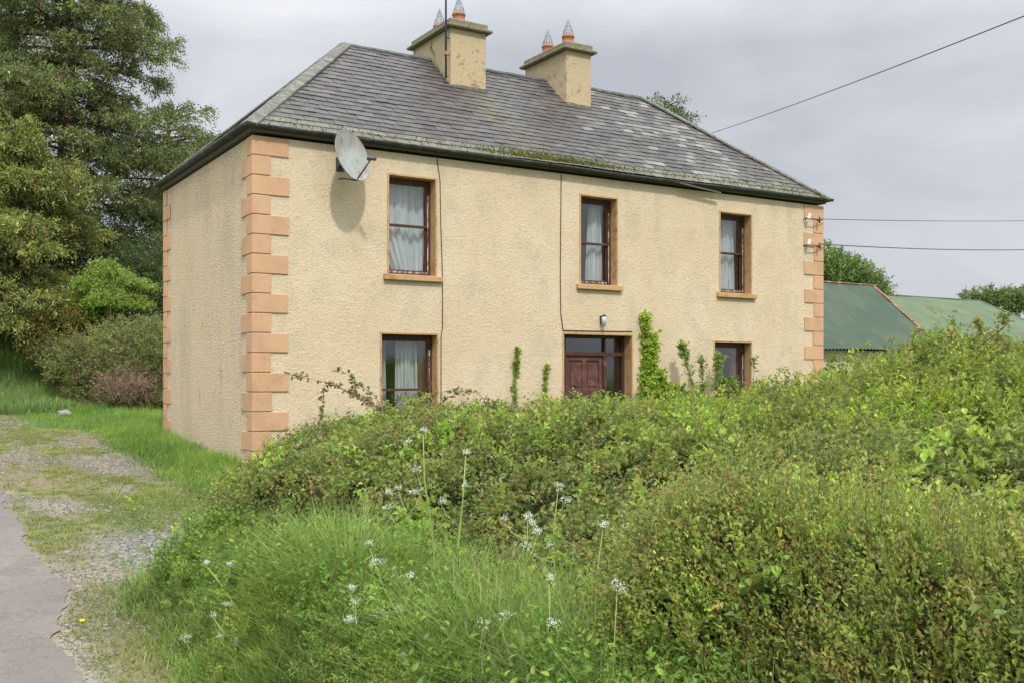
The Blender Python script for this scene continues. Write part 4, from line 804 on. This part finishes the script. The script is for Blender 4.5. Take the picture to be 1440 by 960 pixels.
for i, (lab, x, D, y, tl, hd) in enumerate([
    ('cow parsley with white heads beside the dark hedge, highest of its cluster', 742, 5.4, 732, (.05, .0), 3),
    ('cow parsley with a bright white head touching the left edge of the dark hedge', 848, 4.9, 742, (.1, .05), 1),
    ('pale green cow parsley rising left of the dark hedge with one low white head', 772, 4.7, 820, (.04, .0), 1),
    ('cow parsley with faint heads set against the brambles above its neighbours', 785, 5.9, 688, (.06, .04), 3),
    ('cow parsley with five white heads in the middle of the long grass', 500, 5.8, 852, (-.05, .0), 4),
    ('short cow parsley with two white heads right of the five headed one', 537, 5.6, 868, (.05, .0), 1),
    ('slanting cow parsley with white heads at the left edge of the long grass', 300, 6.8, 868, (-.18, .08), 2),
    ('leftmost little cow parsley near the lane with one white head', 262, 6.9, 900, (-.04, .0), 0),
    ('little cow parsley with a double white head left of centre near the bottom', 330, 6.6, 905, (.02, .0), 1),
    ('cow parsley bending left with greenish seed heads over the grass slope', 290, 7.4, 795, (-.22, .15), 3),
    ('bottom centre cow parsley with one white head low in the grass', 565, 5.3, 925, (.02, .0), 0),
    ('tall bright green cow parsley standing in front of the brambles, nearly flowerless', 595, 6.6, 610, (-.08, .0), 3),
    ('tall cow parsley with forked top standing right of the tallest stems', 655, 6.5, 640, (.08, .02), 2),
    ('cow parsley with drooping buds in the middle of the brambles front', 560, 6.7, 690, (-.12, .05), 3),
    ('low cow parsley with white head at the foot of the dark hedge', 868, 4.3, 830, (.03, .0), 0),
    ('slender cow parsley leaning left at the lower centre', 520, 5.5, 770, (-.22, .1), 2),
    ('spindly cow parsley between the five headed plant and the dark hedge', 680, 5.0, 880, (.03, 0), 1)]):
    parsley(lab, x, D, y, tl, hd, 100 + i)
# broad leaved weeds (nettles, docks) among the grass
def weeds():
    f = Fol((1.0, .86, .9)); P, Nn = surf_pts(3600, -3.1, -1.6, -13.5, -7, lambda u, v: (1 - sst(.4, .9, u - border(v))) * ((u - border(v)) > -.7) * sst(.42, .55, fbm(u * 1.3, v * 1.3, 91)), .8, 4.0); n = len(P)
    P[:, 2] = T(P[:, 0], P[:, 1]); D = nrm(np.array([0, 0, 1.]) + rndunit(n) * .25); L = .3 + .35 * rng.random(n)
    f.shoots(P, D, L, 12, .058, .032, [(.10, .19, .035), (.14, .24, .04), (.075, .15, .03)], None, droop=.06, stemw=.003, stemc=(.12, .2, .05), near=True, jitter=.01, out=.85, up=.6)
    P, Nn = surf_pts(2600, -3.3, -1.3, -14, -6.5, lambda u, v: (1 - sst(.4, .9, u - border(v))) * ((u - border(v)) > -1.0) * sst(.40, .52, fbm(u * 1.1 + 5, v * 1.1, 92)), .6, 4.0); n = len(P)
    P[:, 2] = T(P[:, 0], P[:, 1]) + .12 + .34 * rng.random(n); az = rng.random(n) * 6.28; D = nrm(np.stack([np.cos(az), np.sin(az), .5 + .4 * rng.random(n)], 1))
    f.shoots(P, D, .12 + .16 * rng.random(n), 26, .03, .010, [(.12, .20, .04), (.16, .24, .05), (.09, .16, .035)], None, droop=.45, stemw=.0015, stemc=(.16, .24, .06), jitter=.014, out=.9, up=.5)
    o = f.build('nettles', M['leaf']); tag(o, 'fresh green nettles growing among the long grass', 'weeds', kind='stuff')
weeds()

# ------------------------------------------------------------------ trees and shrubs behind
def conifer(name, label, x, D, h, rad, z0, nbr, cols, w=None, seed=1, spr=26, group=None, lean=0, dens=1, sz=.15, side=None, zoff=0, clump=True):
    rs = np.random.default_rng(seed); bx, by, _ = at(x, D); bz = float(T(bx, by)) - .1; h = h - bz; r = empty(name, (bx, by, bz)); tag(r, label, 'tree', group)
    tr = MB(); tr.tube([(0, 0, 0), (.05, .02, h * .3), (.1 + lean, -.03, h * .7), (lean * 1.5, 0, h)], [.16 + h * .018, .1 + h * .013, .07 + h * .006, .02], 10); f = Fol((1.22, 1.22, 1.25))
    P = []; D_ = []; L_ = []
    for i in range(nbr):
        t = (i + rs.random()) / nbr; z = z0 + (h - z0) * t ** .92; az = i * 2.4 + rs.normal() * .35
        Rr = rad(z / h) * (.62 + .55 * rs.random()); 
        if side is not None: Rr *= side(z, az)
        out = np.array([math.cos(az), math.sin(az), 0.]); rise = .28 * (z / h) + .02 - .12 * (1 - z / h) + rs.normal() * .08
        n = 7; pts = []
        for k in range(n): s = k / (n - 1); pts.append(np.array([lean * z / h * 1.3, 0, z]) + out * Rr * s + np.array([0, 0, Rr * (rise * s * 1.6 - .42 * s ** 2 + .18 * s ** 3)]))
        tr.tube(pts, list(np.linspace(.035 + .012 * Rr, .008, n)), 5, False); pts = np.array(pts)
        m = max(4, int(Rr * spr * dens)); s = rs.random(m) ** .62 * .9 + .12; q = s * (n - 1); j = np.minimum(q.astype(int), n - 2); fr = (q - j)[:, None]; pos = pts[j] * (1 - fr) + pts[j + 1] * fr
        perp = np.array([-out[1], out[0], 0]); latd = rs.normal(size=m) * (.30 * Rr * (1.15 - s)) ; pos = pos + perp * latd[:, None] + np.array([0, 0, -1.]) * np.abs(rs.normal(size=m))[:, None] * .16 + np.array([0, 0, .1])
        dd = nrm(out * .8 + perp * np.sign(latd)[:, None] * .6 + rs.normal(size=(m, 3)) * .45 + np.array([0, 0, .05])); P.append(pos); D_.append(dd); L_.append(.25 + .38 * rs.random(m))
    P = np.concatenate(P); D_ = np.concatenate(D_); L_ = np.concatenate(L_)
    f.shoots(P, D_, L_, 11, sz, sz * .36, cols, w, droop=.35, stemw=.006, stemc=(.07, .055, .04), tipc=((.21, .205, .07), .75), jitter=.045, out=.7, up=.4, shootvar=.2)
    tr.build('trunk', M['bark'], r); f.build('crown', M['needle'], r); return r
NC = [(.092, .118, .052), (.13, .155, .065), (.058, .082, .042), (.175, .18, .078), (.12, .105, .062)]; NW = [.27, .24, .22, .17, .10]
conifer('spruce_tree', 'tallest dark conifer rising out of the frame left of the house', 92, 36, 21, lambda t: np.interp(t, [0, .15, .45, .7, .85, 1], [3.0, 3.3, 3.5, 3.1, 2.2, .3]), 1.5, 165, NC, NW, 5, 44, 'conifers left of the house', sz=.14)
conifer('spruce_tree', 'lighter spreading conifer at the left edge in front of the tallest one', 15, 32, 9.6, lambda t: np.interp(t, [0, .2, .6, 1], [3.6, 3.8, 2.8, .4]), .8, 95, [(.13, .15, .05), (.175, .18, .06), (.09, .11, .04)], [.4, .35, .25], 6, 40, 'conifers left of the house')
conifer('spruce_tree', 'sparse conifer showing long bare branches just above the left eaves', 236, 40, 11.9, lambda t: np.interp(t, [0, .3, .6, .85, .95, 1], [2.0, 2.2, 2.3, 2.7, 1.7, .5]), 1.2, 70, NC, NW, 7, 24, 'conifers left of the house')
conifer('spruce_tree', 'bare stemmed dark conifer against the upper left corner of the photo', -60, 38, 19, lambda t: np.interp(t, [0, .3, .8, 1], [3.6, 3.8, 2.8, .3]), 2, 110, NC, NW, 8, 38, 'conifers left of the house')
conifer('fir_tree', 'dark treetop showing above the right end of the roof', 935, 40, 12.5, lambda t: np.interp(t, [0, .3, .7, .92, 1], [3.5, 3.0, 2.1, 1.3, .3]), 5, 70, [(.055, .075, .04), (.075, .095, .045)], None, 9, 20)
def bushy(name, label, cat, clumps, nsh, ll, lw, cols, w=None, group=None, trunk=True, n=11, tip=None, dens_in=.35, Ls=(.2, .6), mat_='leaf', stemc=(.1, .085, .05), gain=1.0):
    cx = sum(c[0][0] for c in clumps) / len(clumps); cy = sum(c[0][1] for c in clumps) / len(clumps); bz = float(T(cx, cy)) - .05; r = empty(name, (cx, cy, bz)); tag(r, label, cat, group); o = np.array([cx, cy, bz]); f = Fol(gain); tot = sum(c[1] ** 2 for c in clumps)
    for c, rad, sqz in clumps:
        m = int(nsh * rad ** 2 / tot); d = rndunit(m); d[:, 2] = np.abs(d[:, 2]) * 1.1 - .35; d = nrm(d); rr = rad * (.55 + .45 * rng.random(m) ** dens_in) * (1 + .2 * (fbm(d[:, 0] * 3 + c[0], d[:, 1] * 3 + d[:, 2] * 2, 95) - .5) * 2)
        P = np.array(c) - o + d * rr[:, None] * np.array([1, 1, sqz]); D = nrm(d * .7 + [0, 0, .35] + rndunit(m) * .45); L = Ls[0] + (Ls[1] - Ls[0]) * rng.random(m) ** 1.5; P = P - D * L[:, None] * .5
        f.shoots(P, D, L, n, ll, lw, cols, w, droop=.2, stemw=.004, stemc=stemc, tipc=tip, jitter=.03, up=.4)
    if trunk:
        t = MB()
        for c, rad, sqz in clumps: q = np.array(c) - o; t.tube([(q[0] * .2, q[1] * .2, -.2), (q[0] * .4, q[1] * .4, q[2] * .5), tuple(q)], [.10, .06, .02], 7)
        t.build('trunk', M['bark'], r)
    f.build('crown', M[mat_], r); return r
def cl(x, D, y, rad, sq=1): return (at(x, D, y), rad, sq)
GM = [(.10, .15, .04), (.13, .18, .05), (.07, .11, .035)]
bushy('hedge_bush', 'rounded green hedge beyond the yard against the left rear corner', 'hedge', [cl(110, 29, 520, .9), cl(150, 29, 510, 1.1), cl(190, 28.6, 505, 1.2), cl(225, 28.6, 505, 1.2), cl(90, 29.4, 505, .7), cl(255, 28.6, 510, 1.1), cl(170, 29, 548, .8), cl(215, 28.4, 550, .8), cl(130, 28.8, 545, .7), cl(110, 28.8, 562, .6), cl(150, 28.3, 568, .7), cl(190, 28.1, 570, .8), cl(230, 28.1, 570, .9)], 6500, .06, .042, [(.10, .125, .045), (.13, .15, .05), (.075, .09, .035), (.12, .10, .055)], n=10, gain=1.3)
def deadtwigs():
    r = empty('dead_bush', at(180, 27.4, 560)); tag(r, 'bare brown twiggy dead bush in front of the rounded hedge', 'bush'); mb = MB(); f = Fol(); n = 420
    P = rng.normal(size=(n, 3)) * [.35, .3, .1]; P[:, 2] = -.2 + .5 * rng.random(n); D = nrm(np.array([0, 0, 1.]) + rndunit(n) * .75); V = []
    f.shoots(P, D, .3 + 1.1 * rng.random(n), 14, .13, .006, [(.22, .15, .12), (.28, .2, .16), (.16, .11, .09)], None, droop=.25, stemw=.005, stemc=(.24, .17, .13), jitter=.03, out=.8, up=0); f.build('twigs', M['twig'], r)
deadtwigs()
bushy('hazel_bush', 'bright green leafy bush below the conifers with arching branches', 'bush', [cl(150, 30.5, 385, .5, .7), cl(130, 30.3, 405, .55, .6), cl(175, 30.6, 400, .5, .6), cl(110, 30.4, 432, .6, .6), cl(192, 30.5, 430, .45, .6), cl(155, 30.0, 425, .6, .6), cl(135, 30.5, 450, .6), cl(205, 30.7, 405, .3, .6)], 1700, .08, .05, [(.16, .22, .05), (.12, .18, .04), (.2, .25, .06)], group=None)
bushy('copper_bush', 'small orange brown leaved bush left of the bright green one', 'bush', [cl(80, 29.8, 435, .45), cl(100, 29.8, 450, .4), cl(64, 29.8, 455, .4), cl(85, 29.7, 470, .6), cl(70, 29.7, 490, .6)], 1000, .07, .045, [(.22, .16, .05), (.19, .155, .05), (.13, .13, .045), (.11, .13, .04)], gain=.95)
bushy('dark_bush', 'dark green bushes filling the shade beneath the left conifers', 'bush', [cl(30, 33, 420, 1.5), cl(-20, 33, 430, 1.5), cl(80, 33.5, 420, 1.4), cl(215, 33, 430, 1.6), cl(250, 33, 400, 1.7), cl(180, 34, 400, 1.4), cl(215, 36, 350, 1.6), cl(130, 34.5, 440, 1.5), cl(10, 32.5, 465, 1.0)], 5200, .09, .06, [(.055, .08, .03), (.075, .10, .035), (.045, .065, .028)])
bushy('sycamore_tree', 'mid green tree crown behind the dark green shed roof', 'tree', [cl(1170, 40, 405, 1.4), cl(1195, 40, 398, 1.0), cl(1218, 40.5, 402, .7), cl(1160, 40, 388, 1.0), cl(1140, 40, 400, 1.6), cl(1235, 40.5, 408, .5), cl(1180, 40.5, 420, 1.6)], 2600, .12, .08, [(.10, .15, .045), (.14, .19, .055), (.065, .10, .035)], n=10, Ls=(.3, 1.0))
bushy('far_tree', 'dark green trees behind the pale barn at the right edge', 'tree', [cl(1365, 62, 420, .6), cl(1390, 62, 424, .9), cl(1415, 62, 428, 1.0), cl(1450, 62, 430, 1.2), cl(1490, 62, 432, 1.6), cl(1400, 62, 440, 1.2), cl(1540, 62, 432, 1.8)], 2600, .16, .11, [(.07, .11, .035), (.10, .14, .045), (.13, .15, .07)], n=9, Ls=(.3, 1.0))
def farhedge():
    f = Fol(); n = 9000; a = rng.uniform(-.9, .9, n); dist = rng.uniform(95, 120, n); x = CAM[0] + (F2[0] + a * R2[0]) * dist; y = CAM[1] + (F2[1] + a * R2[1]) * dist; z = rng.random(n) * (3 + 2.5 * vn(a * 20, a * 0, 4))
    f.shoots(np.stack([x, y, z], 1), nrm(rndunit(n) + [0, 0, .8]), .8 + rng.random(n), 6, .9, .5, [(.06, .09, .035), (.09, .12, .045)], None, stemw=0, jitter=.3); o = f.build('distant_hedgerow', M['leaf']); tag(o, 'low dark hedgerow along the far fields', 'hedgerow', kind='stuff')
farhedge()
